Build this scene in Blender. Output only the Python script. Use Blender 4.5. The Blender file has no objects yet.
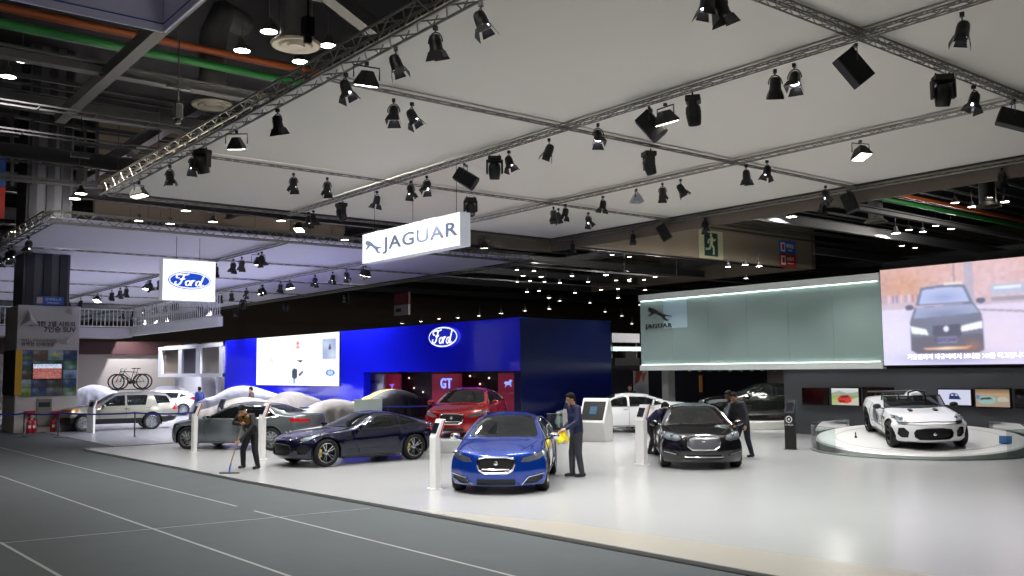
import bpy, bmesh, math, random
import numpy as np
from mathutils import Vector, Matrix, Quaternion, noise
from mathutils.bvhtree import BVHTree
random.seed(7); np.random.seed(7)
S = bpy.context.scene
C = S.collection
PI = math.pi
# ------------------------------------------------------------------ camera
F = 932.0; H = 2.45
v1 = Vector((-746., -89.6, -F)); v2 = Vector((1173., -70.5, -F))
WY = v1.normalized(); WX = v2.normalized(); WX = (WX - WY * WX.dot(WY)).normalized(); WZ = WX.cross(WY)
RW = Matrix((WX, WY, WZ))            # camera axes -> world axes
CAM = Vector((0, 0, H))
def ray(px, py): return RW @ Vector((px - 512., 288. - py, -F))
def atz(px, py, z):
    d = ray(px, py); return CAM + d * ((z - H) / d.z)
def aty(px, py, y):
    d = ray(px, py); return CAM + d * (y / d.y)
def atx(px, py, x):
    d = ray(px, py); return CAM + d * (x / d.x)
RIGHT = RW @ Vector((1, 0, 0)); UPV = RW @ Vector((0, 1, 0)); BACK = RW @ Vector((0, 0, 1))
cam = bpy.data.cameras.new('camera'); cam.sensor_width = 36; cam.lens = F * 36 / 1024; cam.clip_end = 400; cam.clip_start = .1
co = bpy.data.objects.new('camera', cam); C.objects.link(co)
co.matrix_world = Matrix.Translation(CAM) @ RW.to_4x4(); S.camera = co
vs = S.view_settings
S.display_settings.display_device = 'sRGB'
vs.view_transform = 'Standard'; vs.look = 'None'; vs.gamma = 1; vs.use_curve_mapping = False; vs.exposure = 0.12
w = bpy.data.worlds.new('world'); S.world = w; w.use_nodes = True
w.node_tree.nodes['Background'].inputs[0].default_value = (.5, .55, .65, 1); w.node_tree.nodes['Background'].inputs[1].default_value = .03
S.cycles.use_denoising = True; S.cycles.max_bounces = 8; S.cycles.transparent_max_bounces = 24; S.cycles.sample_clamp_indirect = 6; S.cycles.caustics_reflective = False; S.cycles.caustics_refractive = False
# ------------------------------------------------------------------ materials
def lin(c):
    if isinstance(c, str):
        c = [int(c[i:i+2], 16) / 255 for i in (1, 3, 5)]
    return tuple(((x + .055) / 1.055) ** 2.4 if x > .04045 else x / 12.92 for x in c)
MATS = {}
def mat(name, col, rough=.5, metal=0., emit=None, es=0., coat=0., spec=.5, var=.06, vscale=6., bump=0., bscale=200., alpha=None):
    if name in MATS: return MATS[name]
    m = bpy.data.materials.new(name); m.use_nodes = True; nt = m.node_tree; b = nt.nodes['Principled BSDF']
    c = lin(col)
    tc = nt.nodes.new('ShaderNodeTexCoord')
    if var:
        n = nt.nodes.new('ShaderNodeTexNoise'); n.inputs['Scale'].default_value = vscale; n.inputs['Detail'].default_value = 3
        nt.links.new(tc.outputs['Object'], n.inputs['Vector'])
        r = nt.nodes.new('ShaderNodeMix'); r.data_type = 'RGBA'
        r.inputs[6].default_value = tuple(x * (1 - var) for x in c) + (1,); r.inputs[7].default_value = tuple(min(1, x * (1 + var)) for x in c) + (1,)
        nt.links.new(n.outputs['Fac'], r.inputs[0]); nt.links.new(r.outputs[2], b.inputs['Base Color'])
    else: b.inputs['Base Color'].default_value = c + (1,)
    b.inputs['Roughness'].default_value = rough; b.inputs['Metallic'].default_value = metal
    b.inputs['Coat Weight'].default_value = coat; b.inputs['Coat Roughness'].default_value = .03
    b.inputs['Specular IOR Level'].default_value = spec
    if emit is not None:
        b.inputs['Emission Color'].default_value = lin(emit) + (1,); b.inputs['Emission Strength'].default_value = es
    if bump:
        n2 = nt.nodes.new('ShaderNodeTexNoise'); n2.inputs['Scale'].default_value = bscale
        bp = nt.nodes.new('ShaderNodeBump'); bp.inputs['Strength'].default_value = bump; bp.inputs['Distance'].default_value = .01
        nt.links.new(tc.outputs['Object'], n2.inputs['Vector']); nt.links.new(n2.outputs['Fac'], bp.inputs['Height']); nt.links.new(bp.outputs[0], b.inputs['Normal'])
    if alpha is not None: b.inputs['Alpha'].default_value = alpha
    MATS[name] = m; return m
def glass(name, tint, trans=.5, rough=.02):
    """thin see-through sheet: tinted transparency under a sharp reflection"""
    if name in MATS: return MATS[name]
    m = bpy.data.materials.new(name); m.use_nodes = True; nt = m.node_tree; nt.nodes.clear()
    o = nt.nodes.new('ShaderNodeOutputMaterial'); mx = nt.nodes.new('ShaderNodeMixShader'); fr = nt.nodes.new('ShaderNodeFresnel'); fr.inputs[0].default_value = 1.5
    t = nt.nodes.new('ShaderNodeBsdfTransparent'); t.inputs[0].default_value = tuple(x * trans for x in lin(tint)) + (1,)
    d = nt.nodes.new('ShaderNodeBsdfDiffuse'); d.inputs[0].default_value = tuple(x * .25 for x in lin(tint)) + (1,)
    m2 = nt.nodes.new('ShaderNodeMixShader'); m2.inputs[0].default_value = .12
    nt.links.new(t.outputs[0], m2.inputs[1]); nt.links.new(d.outputs[0], m2.inputs[2])
    g = nt.nodes.new('ShaderNodeBsdfGlossy'); g.inputs['Roughness'].default_value = rough
    nt.links.new(fr.outputs[0], mx.inputs[0]); nt.links.new(m2.outputs[0], mx.inputs[1]); nt.links.new(g.outputs[0], mx.inputs[2]); nt.links.new(mx.outputs[0], o.inputs[0])
    MATS[name] = m; return m
def screen_mat(name='screen_picture', strength=1.0, bg=.0):
    """a lit display showing the picture stored as the mesh's colour attribute"""
    if name in MATS: return MATS[name]
    m = bpy.data.materials.new(name); m.use_nodes = True; nt = m.node_tree; b = nt.nodes['Principled BSDF']
    a = nt.nodes.new('ShaderNodeVertexColor'); a.layer_name = 'picture'
    if strength > 0:
        b.inputs['Base Color'].default_value = (.01, .01, .01, 1); b.inputs['Roughness'].default_value = .25
        nt.links.new(a.outputs[0], b.inputs['Emission Color']); b.inputs['Emission Strength'].default_value = strength
    else:
        nt.links.new(a.outputs[0], b.inputs['Base Color']); b.inputs['Roughness'].default_value = .5
    MATS[name] = m; return m
# ------------------------------------------------------------------ mesh building
class MB:
    def __init__(s): s.v = []; s.f = []
    def add(s, vs, fs):
        o = len(s.v); s.v += [tuple(p) for p in vs]; s.f += [tuple(i + o for i in f) for f in fs]; return s
    def box(s, c, d, rot=None):
        x, y, z = [k / 2 for k in d]
        P = [Vector((i * x, j * y, k * z)) for i in (-1, 1) for j in (-1, 1) for k in (-1, 1)]
        if rot is not None: P = [rot @ p for p in P]
        c = Vector(c)
        return s.add([p + c for p in P], [(0, 1, 3, 2), (4, 6, 7, 5), (0, 4, 5, 1), (2, 3, 7, 6), (0, 2, 6, 4), (1, 5, 7, 3)])
    def bar(s, a, b, wd, ht=None, up=Vector((0, 0, 1))):
        """box beam from a to b"""
        a = Vector(a); b = Vector(b); ht = ht or wd; d = (b - a); L = d.length; d.normalize()
        sd = d.cross(up)
        if sd.length < 1e-4: sd = d.cross(Vector((1, 0, 0)))
        sd.normalize(); u = sd.cross(d)
        return s.box((a + b) / 2, (L, wd, ht), Matrix((d, sd, u)).transposed())
    def tube(s, pts, r, n=6, closed=False, cap=True):
        pts = [Vector(p) for p in pts]; m = len(pts)
        rs = r if isinstance(r, (list, tuple)) else [r] * m
        V = []; prev = None
        for i, p in enumerate(pts):
            if closed: d = pts[(i + 1) % m] - pts[i - 1]
            else: d = pts[min(i + 1, m - 1)] - pts[max(i - 1, 0)]
            if d.length < 1e-9: d = Vector((0, 0, 1))
            d.normalize()
            if prev is None:
                a = d.cross(Vector((0, 0, 1)))
                if a.length < .1: a = d.cross(Vector((1, 0, 0)))
            else: a = prev - d * prev.dot(d)
            if a.length < 1e-6: a = d.orthogonal()
            a.normalize(); prev = a; b = d.cross(a)
            for k in range(n):
                t = 2 * PI * k / n; V.append(p + (a * math.cos(t) + b * math.sin(t)) * rs[i])
        Fc = []
        for i in range(m if closed else m - 1):
            j = (i + 1) % m
            for k in range(n):
                q = (k + 1) % n; Fc.append((i * n + k, i * n + q, j * n + q, j * n + k))
        if cap and not closed: Fc += [tuple(range(n))[::-1], tuple((m - 1) * n + k for k in range(n))]
        return s.add(V, Fc)
    def cyl(s, a, b, r0, r1=None, n=16): return s.tube([a, b], [r0, r0 if r1 is None else r1], n)
    def lathe(s, prof, M=None, n=24, closed=False):
        """prof: (radius, height) about local z"""
        M = M or Matrix(); V = []
        for r, z in prof:
            for k in range(n):
                t = 2 * PI * k / n; V.append(M @ Vector((r * math.cos(t), r * math.sin(t), z)))
        m = len(prof); Fc = []
        for i in range(m if closed else m - 1):
            j = (i + 1) % m
            for k in range(n):
                q = (k + 1) % n; Fc.append((i * n + k, i * n + q, j * n + q, j * n + k))
        return s.add(V, Fc)
    def prism(s, poly, M, h):
        """2d outline extruded by h along local z of M (fan-safe through bmesh triangulation later)"""
        n = len(poly)
        V = [M @ Vector((x, y, 0)) for x, y in poly] + [M @ Vector((x, y, h)) for x, y in poly]
        return s.add(V, [tuple(range(n))[::-1], tuple(range(n, 2 * n))] + [(i, (i + 1) % n, n + (i + 1) % n, n + i) for i in range(n)])
    def ball(s, c, r, n=10, m=7):
        r = r if isinstance(r, (list, tuple)) else (r, r, r)
        V = [(c[0], c[1], c[2] - r[2])]; Fc = []
        for i in range(1, m):
            t = -PI / 2 + PI * i / m
            for k in range(n):
                p = 2 * PI * k / n; V.append((c[0] + r[0] * math.cos(t) * math.cos(p), c[1] + r[1] * math.cos(t) * math.sin(p), c[2] + r[2] * math.sin(t)))
        V.append((c[0], c[1], c[2] + r[2])); L = len(V) - 1
        for k in range(n):
            q = (k + 1) % n
            Fc.append((0, 1 + q, 1 + k)); Fc.append((L, 1 + (m - 2) * n + k, 1 + (m - 2) * n + q))
            for i in range(m - 2): Fc.append((1 + i * n + k, 1 + i * n + q, 1 + (i + 1) * n + q, 1 + (i + 1) * n + k))
        return s.add(V, Fc)
    def build(s, name, m, parent=None, smooth=False, bevel=0, M=None, fix=True):
        me = bpy.data.meshes.new(name); me.from_pydata([tuple(v) for v in s.v], [], s.f)
        if fix or bevel:
            bm = bmesh.new(); bm.from_mesh(me)
            bmesh.ops.recalc_face_normals(bm, faces=bm.faces)
            if bevel: bmesh.ops.bevel(bm, geom=[e for e in bm.edges if e.is_manifold and e.calc_face_angle(0) > .5], offset=bevel, segments=2, affect='EDGES', profile=.6)
            bm.to_mesh(me); bm.free()
        return link(name, me, m, parent, smooth, M)
def link(name, me, m, parent=None, smooth=False, M=None):
    if m is not None: me.materials.append(m)
    if smooth:
        me.shade_smooth()
        try: me.set_sharp_from_angle(angle=math.radians(smooth if smooth > 1 else 40))
        except Exception: pass
    o = bpy.data.objects.new(name, me); C.objects.link(o)
    if parent is not None: o.parent = parent
    if M is not None: o.matrix_local = M
    return o
def tag(o, label, cat, group=None):
    o['label'] = label; o['category'] = cat
    if group: o['group'] = group
    return o
def struct(o): o['kind'] = 'structure'; return o
def thing(name, label, cat, loc=(0, 0, 0), rz=0, group=None, M=None):
    o = bpy.data.objects.new(name, None); C.objects.link(o); o.empty_display_size = .1
    if M is not None: o.matrix_world = M
    else: o.location = loc; o.rotation_euler = (0, 0, rz)
    return tag(o, label, cat, group)
KIDS = {}
def dup(root, M=None, label=None, group=None, skip=()):
    r = root.copy(); C.objects.link(r)
    if M is not None: r.matrix_world = M
    if label: r['label'] = label
    if group: r['group'] = group
    for ch in list(root.children):
        if ch.name.split('.')[0] in skip: continue
        c = ch.copy(); C.objects.link(c); c.parent = r; c.matrix_parent_inverse = ch.matrix_parent_inverse.copy()
        for g in list(ch.children):
            d = g.copy(); C.objects.link(d); d.parent = c
    return r
def text_mesh(body, size, ext=.0, align='CENTER', shear=0., spacing=1.0, bold=0.):
    cu = bpy.data.curves.new('lettering', 'FONT'); cu.body = body; cu.size = size; cu.extrude = ext; cu.align_x = align; cu.align_y = 'CENTER'; cu.shear = shear; cu.space_character = spacing; cu.offset = bold; cu.resolution_u = 3
    o = bpy.data.objects.new('lettering', cu); C.objects.link(o)
    dg = bpy.context.evaluated_depsgraph_get(); me = bpy.data.meshes.new_from_object(o.evaluated_get(dg))
    bpy.data.objects.remove(o); bpy.data.curves.remove(cu)
    return me
def frame(o, xdir, zdir_normal):
    """matrix whose local x runs along xdir, local z along the face normal"""
    x = Vector(xdir).normalized(); z = Vector(zdir_normal).normalized(); y = z.cross(x).normalized(); x = y.cross(z)
    return Matrix.Translation(Vector(o)) @ Matrix((x, y, z)).transposed().to_4x4()
def text(name, body, size, m, parent, M, **k):
    return link(name, text_mesh(body, size, **k), m, parent, M=M)
def picture(name, img, wd, ht, m, parent=None, M=None):
    """flat sheet wd x ht showing img (h,w,3 sRGB 0..1), one grid point per pixel"""
    h, w_ = img.shape[:2]
    xs = np.linspace(-wd / 2, wd / 2, w_); ys = np.linspace(ht / 2, -ht / 2, h)
    V = [(x, y, 0) for y in ys for x in xs]
    Fc = [(j * w_ + i, (j + 1) * w_ + i, (j + 1) * w_ + i + 1, j * w_ + i + 1) for j in range(h - 1) for i in range(w_ - 1)]
    me = bpy.data.meshes.new(name); me.from_pydata(V, [], Fc)
    at = me.color_attributes.new('picture', 'FLOAT_COLOR', 'POINT')
    c = np.clip(img, 0, 1); c = np.where(c > .04045, ((c + .055) / 1.055) ** 2.4, c / 12.92)
    at.data.foreach_set('color', np.concatenate([c, np.ones((h, w_, 1))], 2).astype(np.float32).ravel())
    return link(name, me, m, parent, M=M)
def in_poly(P, poly):
    x, y = P[:, 0], P[:, 1]; r = np.zeros(len(P), bool); n = len(poly)
    for i in range(n):
        x0, y0 = poly[i]; x1, y1 = poly[i - 1]
        c = ((y0 > y) != (y1 > y)) & (x < (x1 - x0) * (y - y0) / (y1 - y0 + 1e-12) + x0); r ^= c
    return r
class Paint:
    """tiny raster painter for what the screens and the poster show (unit square, y down)"""
    def __init__(s, w_, h, col): s.w = w_; s.h = h; s.a = np.ones((h, w_, 3)) * np.array(hexc(col)); Y, X = np.mgrid[0:h, 0:w_]; s.X = (X + .5) / w_; s.Y = (Y + .5) / h
    def m(s, mask, col, al=1.): 
        k = (mask.astype(float) * al)[..., None]; s.a = s.a * (1 - k) + np.array(hexc(col)) * k; return s
    def poly(s, p, col, al=1.): return s.m(in_poly(np.stack([s.X.ravel(), s.Y.ravel()], 1), p).reshape(s.h, s.w), col, al)
    def ell(s, cx, cy, rx, ry, col, al=1.): return s.m(((s.X - cx) / rx) ** 2 + ((s.Y - cy) / ry) ** 2 < 1, col, al)
    def soft(s, cx, cy, rx, ry, col, al=1.): return s.m(np.exp(-(((s.X - cx) / rx) ** 2 + ((s.Y - cy) / ry) ** 2)), col, al)
    def rect(s, x0, y0, x1, y1, col, al=1.): return s.m((s.X >= x0) & (s.X < x1) & (s.Y >= y0) & (s.Y < y1), col, al)
    def vgrad(s, y0, y1, c0, c1):
        t = np.clip((s.Y - y0) / (y1 - y0), 0, 1)[..., None]; g = np.array(hexc(c0)) * (1 - t) + np.array(hexc(c1)) * t
        k = ((s.Y >= y0) & (s.Y < y1))[..., None]; s.a = np.where(k, g, s.a); return s
    def grain(s, amt, n=8):
        g = np.random.rand(n, n * s.w // s.h + 1); yi = (s.Y * n).astype(int) % n; xi = (s.X * g.shape[1]).astype(int) % g.shape[1]
        s.a = np.clip(s.a + ((g[yi, xi] - .5) * amt)[..., None], 0, 1); return s
    def blur(s, n=1):
        for _ in range(n):
            p = np.pad(s.a, ((1, 1), (1, 1), (0, 0)), 'edge'); s.a = (p[:-2, 1:-1] + p[2:, 1:-1] + p[1:-1, :-2] + p[1:-1, 2:] + 2 * s.a) / 6
        return s
def hexc(c): return [int(c[i:i+2], 16) / 255 for i in (1, 3, 5)] if isinstance(c, str) else c
ORD = ['first', 'second', 'third', 'fourth', 'fifth', 'sixth', 'seventh', 'eighth', 'ninth', 'tenth', 'eleventh', 'twelfth', 'thirteenth', 'fourteenth', 'fifteenth', 'sixteenth', 'seventeenth', 'eighteenth', 'nineteenth', 'twentieth']
def ordw(i, n):
    if n == 1: return 'only one'
    return ORD[i] + ' from left' if i < 20 else ORD[n - 1 - i] + ' from right'
# common materials
BLACK = mat('black_lamp_metal', '#141414', .45)
DARKM = mat('dark_steel', '#2a2a2c', .5, .3)
ALU = mat('truss_aluminium', '#8d8a84', .38, .85)
WHITE = mat('white_lacquer', '#e8e8e6', .35)
CHROME = mat('chrome', '#e0e2e4', .12, 1.)
RUBBER = mat('tyre_rubber', '#161617', .8)
BLK = mat('black_plastic', '#0c0c0d', .3)
GLOW = mat('lamp_glow', '#ffffff', .4, emit='#fff6e6', es=14.)
GLOWW = mat('lamp_lens_lit', '#ffffff', .4, emit='#f4f4ff', es=7.)
# ------------------------------------------------------------------ cars
def curve(pts, sig=.05):
    xs = np.array([p[0] for p in pts], float); ys = np.array([p[1] for p in pts], float)
    g = np.arange(xs[0] - .5, xs[-1] + .5, .01); v = np.interp(g, xs, ys)
    n = int(4 * sig / .01) + 1; k = np.exp(-.5 * (np.arange(-n, n + 1) * .01 / sig) ** 2); k /= k.sum()
    v = np.convolve(np.pad(v, n, 'edge'), k, 'valid')
    return lambda s: np.interp(s, g, v)
GLASS = glass('car_glass', '#8f9aa0', .55)
SIDEGLASS = glass('car_side_glass', '#7d878c', .5)
TAILRED = mat('tail_lamp_red', '#8e0f16', .12, coat=1., emit='#ff1a20', es=.12)
LENS = glass('headlamp_glass', '#e8eef4', .85)
SILVER = mat('headlamp_silver', '#d0d4da', .15, .9)
REFL = mat('headlamp_bowl', '#e4e8ec', .3, .15)
DGREY = mat('dark_trim', '#1a1b1d', .35)
MESHM = mat('grille_mesh', '#060607', .5)
LEATHER = mat('dark_leather', '#2e2b29', .55)
RIMS = {'silver': mat('alloy_silver', '#c4c7ca', .25, .9), 'grey': mat('alloy_grey', '#7b7f85', .3, .9), 'dark': mat('alloy_dark', '#303338', .3, .8)}
YEL = mat('caliper_yellow', '#e6c51c', .35)
def paint(name, c, metal=.55, rough=.28): return mat(name, c, rough, metal, coat=1., var=.04, vscale=300.)
def car_shell(sp, res=.04):
    L = sp['L']; T = curve(sp['top'], sp.get('sig', .07)); ZS = curve(sp['shoulder'], .08); W = curve(sp['halfw'], .12); ZB = curve(sp['bottom'], .06)
    kF, kR = sp.get('kF', .42), sp.get('kR', .35); pF, pR = sp.get('pF', 3.2), sp.get('pR', 3.2); nn = sp.get('n', 3.0)
    side = sp.get('side', [(0, .92), (.18, .975), (.45, 1.), (.75, .99), (1, .93)])
    sc = lambda c: np.interp(c, [p[0] for p in side], [p[1] for p in side]); s1 = sc(1.)
    df = sp.get('front', [(0, .06), (.15, -.02), (.45, -.05), (.75, -.03), (1, 0)]); dr = sp.get('rear', [(0, -.1), (.3, .03), (.6, .04), (1, 0)])
    dF = lambda c: np.interp(c, [p[0] for p in df], [p[1] for p in df]); dR = lambda c: np.interp(c, [p[0] for p in dr], [p[1] for p in dr])
    tk = sp.get('tk', .3)
    na = max(40, int(L / res)); nb = max(24, int(2.2 / res)); nc = max(10, int(.75 / res))
    xm = sp['front_axle'] + sp['wb'] / 2
    A = np.linspace(0, 1, na + 1); B = np.linspace(-1, 1, nb + 1); Cc = np.linspace(0, 1, nc + 1)
    def top(a, b):
        th = np.abs(b) * PI / 2; yb = np.sign(b) * np.sin(th) ** (2 / nn); zb = np.cos(th) ** (2 / nn); zb = np.where(np.abs(b) >= 1, 0, zb)
        sf = kF * np.abs(yb) ** pF; sr = L - kR * np.abs(yb) ** pR; s = sf + (sr - sf) * a
        zs = ZS(s); h = np.maximum(T(s) - zs, .012); z = zs + h * zb
        return s, W(s) * s1 * yb * (1 - tk * (z - zs)), z
    V = []; Fs = []; tags = []
    def patch(X, Y, Z, tg):
        o = sum(len(v) for v in V); m, n = X.shape; V.append(np.stack([X.ravel(), Y.ravel(), Z.ravel()], 1))
        i, j = np.meshgrid(np.arange(m - 1), np.arange(n - 1), indexing='ij'); q = (o + i * n + j).ravel()
        Fs.append(np.stack([q, q + 1, q + n + 1, q + n], 1)); tags.extend([tg] * len(q))
    a, b = np.meshgrid(A, B, indexing='ij'); patch(*top(a, b), 0)
    sfr = kF; 
    a, c = np.meshgrid(A, Cc, indexing='ij')
    s_ = (kF + dF(c)) + ((L - kR + dR(c)) - (kF + dF(c))) * a
    st = kF + (L - kR - kF) * a
    y_ = W(s_) * sc(c); z_ = ZB(s_) + (ZS(st) - ZB(s_)) * c
    def flare(s, z, c):
        y = 0
        for ax in (sp['front_axle'], sp['front_axle'] + sp['wb']):
            d = np.sqrt((s - ax) ** 2 + (z - sp['wr']) ** 2); y = y + sp.get('flare', .02) * np.exp(-((d - sp['wr'] - .05) / .13) ** 2) * np.clip((1 - c) / .12, 0, 1)
        return y
    y_ = y_ + flare(s_, z_, c)
    patch(s_, y_, z_, 1); patch(s_, -y_, z_, 2)
    for end in (0, 1):
        b, c = np.meshgrid(B, Cc, indexing='ij')
        ts, ty, tz = top(np.full_like(b, float(end)), b)
        th = np.abs(b) * PI / 2; yb = np.sign(b) * np.sin(th) ** (2 / nn)
        s = ts + (dR(c) if end else dF(c)); zs = ZS(ts)
        y = W(s) * sc(c) * yb * (1 - tk * (tz - zs) * c); zz = ZB(s) + (tz - ZB(s)) * c
        y = y + flare(s, zz, c) * np.sign(yb) * np.abs(yb) ** 4
        patch(s, y, zz, 4 if end else 3)
    P = np.concatenate(V); P[:, 0] = xm - P[:, 0]; Fq = np.concatenate(Fs)
    bm = bmesh.new(); vs_ = [bm.verts.new(p) for p in P.tolist()]
    for f, t in zip(Fq.tolist(), tags):
        try: fc = bm.faces.new([vs_[i] for i in f]); fc.material_index = t
        except ValueError: pass
    bmesh.ops.remove_doubles(bm, verts=bm.verts, dist=.004)
    bmesh.ops.dissolve_degenerate(bm, dist=.0005, edges=bm.edges)
    bmesh.ops.recalc_face_normals(bm, faces=bm.faces)
    # outward check
    cz = sum(f.normal.z for f in bm.faces if f.material_index == 0)
    if cz < 0: bmesh.ops.reverse_faces(bm, faces=bm.faces)
    for _ in range(sp.get('smooth', 4)):
        bmesh.ops.smooth_vert(bm, verts=bm.verts, factor=.5, use_axis_x=True, use_axis_y=True, use_axis_z=True)
    return bm, xm
def wheel(parent, x, y, r, wd, side, rim='silver', ns=5, caliper=None, steer=0.):
    """side=+1: outer face towards +y"""
    M = Matrix.Translation((x, y, r)) @ Matrix.Rotation(steer, 4, 'Z') @ Matrix.Rotation(-side * PI / 2, 4, 'X')
    rr = r * .73; h = wd / 2
    o = MB().lathe([(rr, -h), (r * .9, -h), (r * .985, -h * .75), (r, -h * .3), (r, h * .3), (r * .985, h * .75), (r * .9, h), (rr, h * .92), (rr * .97, h * .5), (rr * .97, -h * .8)], n=30, closed=True).build('wheel', RUBBER, parent, smooth=35, M=M)
    k = MB(); k.lathe([(rr * .99, -h * .8), (rr * .99, h * .85), (rr * .93, h * .9), (rr * .9, h * .7), (rr * .9, -h * .8)], n=30, closed=True)
    k.lathe([(.0001, h * .55), (r * .16, h * .5), (r * .2, h * .25), (r * .2, -h * .4)], n=14)
    dbl = ns <= 6
    for i in range(ns):
        t = 2 * PI * i / ns
        for dt in ((-.19, .19) if dbl else (0,)):
            p0 = Vector((math.cos(t + dt * .7) * r * .14, math.sin(t + dt * .7) * r * .14, h * .38)); p1 = Vector((math.cos(t + dt) * rr * .93, math.sin(t + dt) * rr * .93, h * .72))
            k.bar(p0, p1, r * (.055 if dbl else .07), .035)
    k.build('rim', RIMS[rim], o, smooth=30)
    MB().lathe([(.001, -h * .1), (rr * .8, -h * .1), (rr * .8, -h * .25), (.001, -h * .25)], n=20).build('brake_disc', SILVER if caliper is None else DARKM, o)
    if caliper is not None:
        c = MB(); 
        for s in (0,):
            pts = [Vector((math.cos(t) * rr * .68, math.sin(t) * rr * .68, h * .08)) for t in np.linspace(-.6, .6, 7)]
            for a, b in zip(pts, pts[1:]): c.bar(a, b, rr * .3, .09)
        c.build('brake_caliper', caliper, o)
    return o
def build_car(name, label, sp, M, body_mat, rim='silver', ns=5, caliper=None, detail=2, group=None, res=.04, cat='car', steer=0., brand=True):
    root = thing(name, label, cat, M=M, group=group)
    bm, xm = car_shell(sp, res); r = sp['wr']; L = sp['L']
    X = lambda s: xm - s
    axs = [X(sp['front_axle']), X(sp['front_axle'] + sp['wb'])]
    # wheel arches
    ra = r + sp.get('gap', .055)
    dead = [f for f in bm.faces if any((f.calc_center_median().x - ax) ** 2 + (f.calc_center_median().z - r) ** 2 < ra * ra for ax in axs) and f.material_index in (1, 2, 3, 4)]
    dead = [f for f in dead if abs(f.calc_center_median().y) > .55]
    bmesh.ops.delete(bm, geom=dead, context='FACES')
    for v in bm.verts:
        if any(e.is_boundary for e in v.link_edges) and abs(v.co.y) > .5:
            for ax in axs:
                d = Vector((v.co.x - ax, v.co.z - r)); 
                if abs(d.length - ra) < .09 and v.co.z > .2 and d.length > 1e-4: d *= ra / d.length; v.co.x = ax + d.x; v.co.z = r + d.y
    bm.normal_update(); bm.faces.ensure_lookup_table(); bm.verts.ensure_lookup_table()
    tree = BVHTree.FromBMesh(bm)
    # regions
    regs = []
    for rg in sp['regions']:
        nm, view, poly, m = rg[:4]; opt = rg[4] if len(rg) > 4 else {}
        if view == 'side': 
            poly = [(X(s), z) for s, z in poly]
            for sg in (1, -1): regs.append((nm, 'side', poly, m, dict(opt, sg=sg)))
        elif view == 'top': regs.append((nm, 'top', [(X(s), y) for s, y in poly], m, opt))
        elif opt.get('mirror'):
            regs.append((nm, view, poly, m, opt)); regs.append((nm, view, [(-y, z) for y, z in poly], m, opt))
        else: regs.append((nm, view, poly, m, opt))
    FC = np.array([f.calc_center_median()[:] for f in bm.faces]); FN = np.array([f.normal[:] for f in bm.faces])
    owner = np.full(len(FC), -1)
    for k, (nm, view, poly, m, opt) in enumerate(regs):
        if view == 'side': P2 = FC[:, [0, 2]]; ok = (FC[:, 1] * opt['sg'] > opt.get('ymin', .3))
        elif view == 'front': P2 = FC[:, [1, 2]]; ok = (FC[:, 0] > X(opt.get('smax', 1.1))) & (FC[:, 0] < X(opt.get('smin', -1))) & (FN[:, 0] > opt.get('nx', .05))
        elif view == 'rear': P2 = FC[:, [1, 2]]; ok = (FC[:, 0] < X(opt.get('smin', L - 1.))) & (FN[:, 0] < -opt.get('nx', .05))
        else: P2 = FC[:, [0, 1]]; ok = FN[:, 2] > .2
        owner[(owner < 0) & ok & in_poly(P2, poly)] = k
    for k, (nm, view, poly, m, opt) in enumerate(regs):   # crisp outlines: pull border points onto the outline
        vsb = set()
        for i in np.nonzero(owner == k)[0]:
            for v in bm.faces[i].verts:
                if any(owner[f.index] != k for f in v.link_faces): vsb.add(v)
        A = {'side': (0, 2), 'front': (1, 2), 'rear': (1, 2), 'top': (0, 1)}[view]; n = len(poly)
        for v in vsb:
            p = Vector((v.co[A[0]], v.co[A[1]])); best = None
            for i in range(n):
                a = Vector(poly[i]); b = Vector(poly[(i + 1) % n]); ab = b - a; t = max(0, min(1, (p - a).dot(ab) / (ab.length_squared + 1e-12))); q = a + ab * t; d = (q - p).length
                if best is None or d < best[0]: best = (d, q)
            if best[0] < res * 1.1:
                v.co[A[0]] = best[1].x; v.co[A[1]] = best[1].y
                view == 'front'
    bm.normal_update()
    def sub(nm, idx, m, push=0.):
        used = {}; V = []; Fc = []
        for i in idx:
            q = []
            for v in bm.faces[i].verts:
                if v.index not in used: used[v.index] = len(V); V.append(tuple(v.co - v.normal * push))
                q.append(used[v.index])
            Fc.append(tuple(q))
        if not Fc: return None
        me = bpy.data.meshes.new(nm); me.from_pydata(V, [], Fc)
        return link(nm, me, m, root, smooth=55)
    sub('body', np.nonzero(owner == -1)[0], body_mat)
    for k, (nm, view, poly, m, opt) in enumerate(regs):
        if nm == 'opening': continue
        o = sub(nm, np.nonzero(owner == k)[0], m, opt.get('push', 0.))
        if o is not None and nm == 'headlight':
            # reflector bowl and lamps behind the lens
            c = sum((Vector(v.co) for v in o.data.vertices), Vector()) / len(o.data.vertices)
            idx = np.nonzero(owner == k)[0]
            used = {}; V = []; Fc = []
            for i in idx:
                q = []
                for v in bm.faces[i].verts:
                    if v.index not in used: used[v.index] = len(V); V.append(tuple(v.co + Vector((-.05, 0, -.01))))
                    q.append(used[v.index])
                Fc.append(tuple(q))
            me = bpy.data.meshes.new('reflector'); me.from_pydata(V, [], Fc); link('reflector', me, REFL, o, smooth=50)
            if detail > 1:
                for dy in (-.09, .06):
                    h = tree.ray_cast(Vector((c.x + 1.5, c.y + dy * (1 if c.y > 0 else -1), c.z + .01 + .1 * dy)), Vector((-1, 0, 0)))[0]
                    if h is not None:
                        q = h + Vector((-.03, 0, 0)); MB().lathe([(.001, .02), (.03, .012), (.045, -.005), (.05, -.02)], Matrix.Translation(q) @ Matrix.Rotation(PI / 2, 4, 'Y'), 14).build('projector', SILVER, o, smooth=1)
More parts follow.
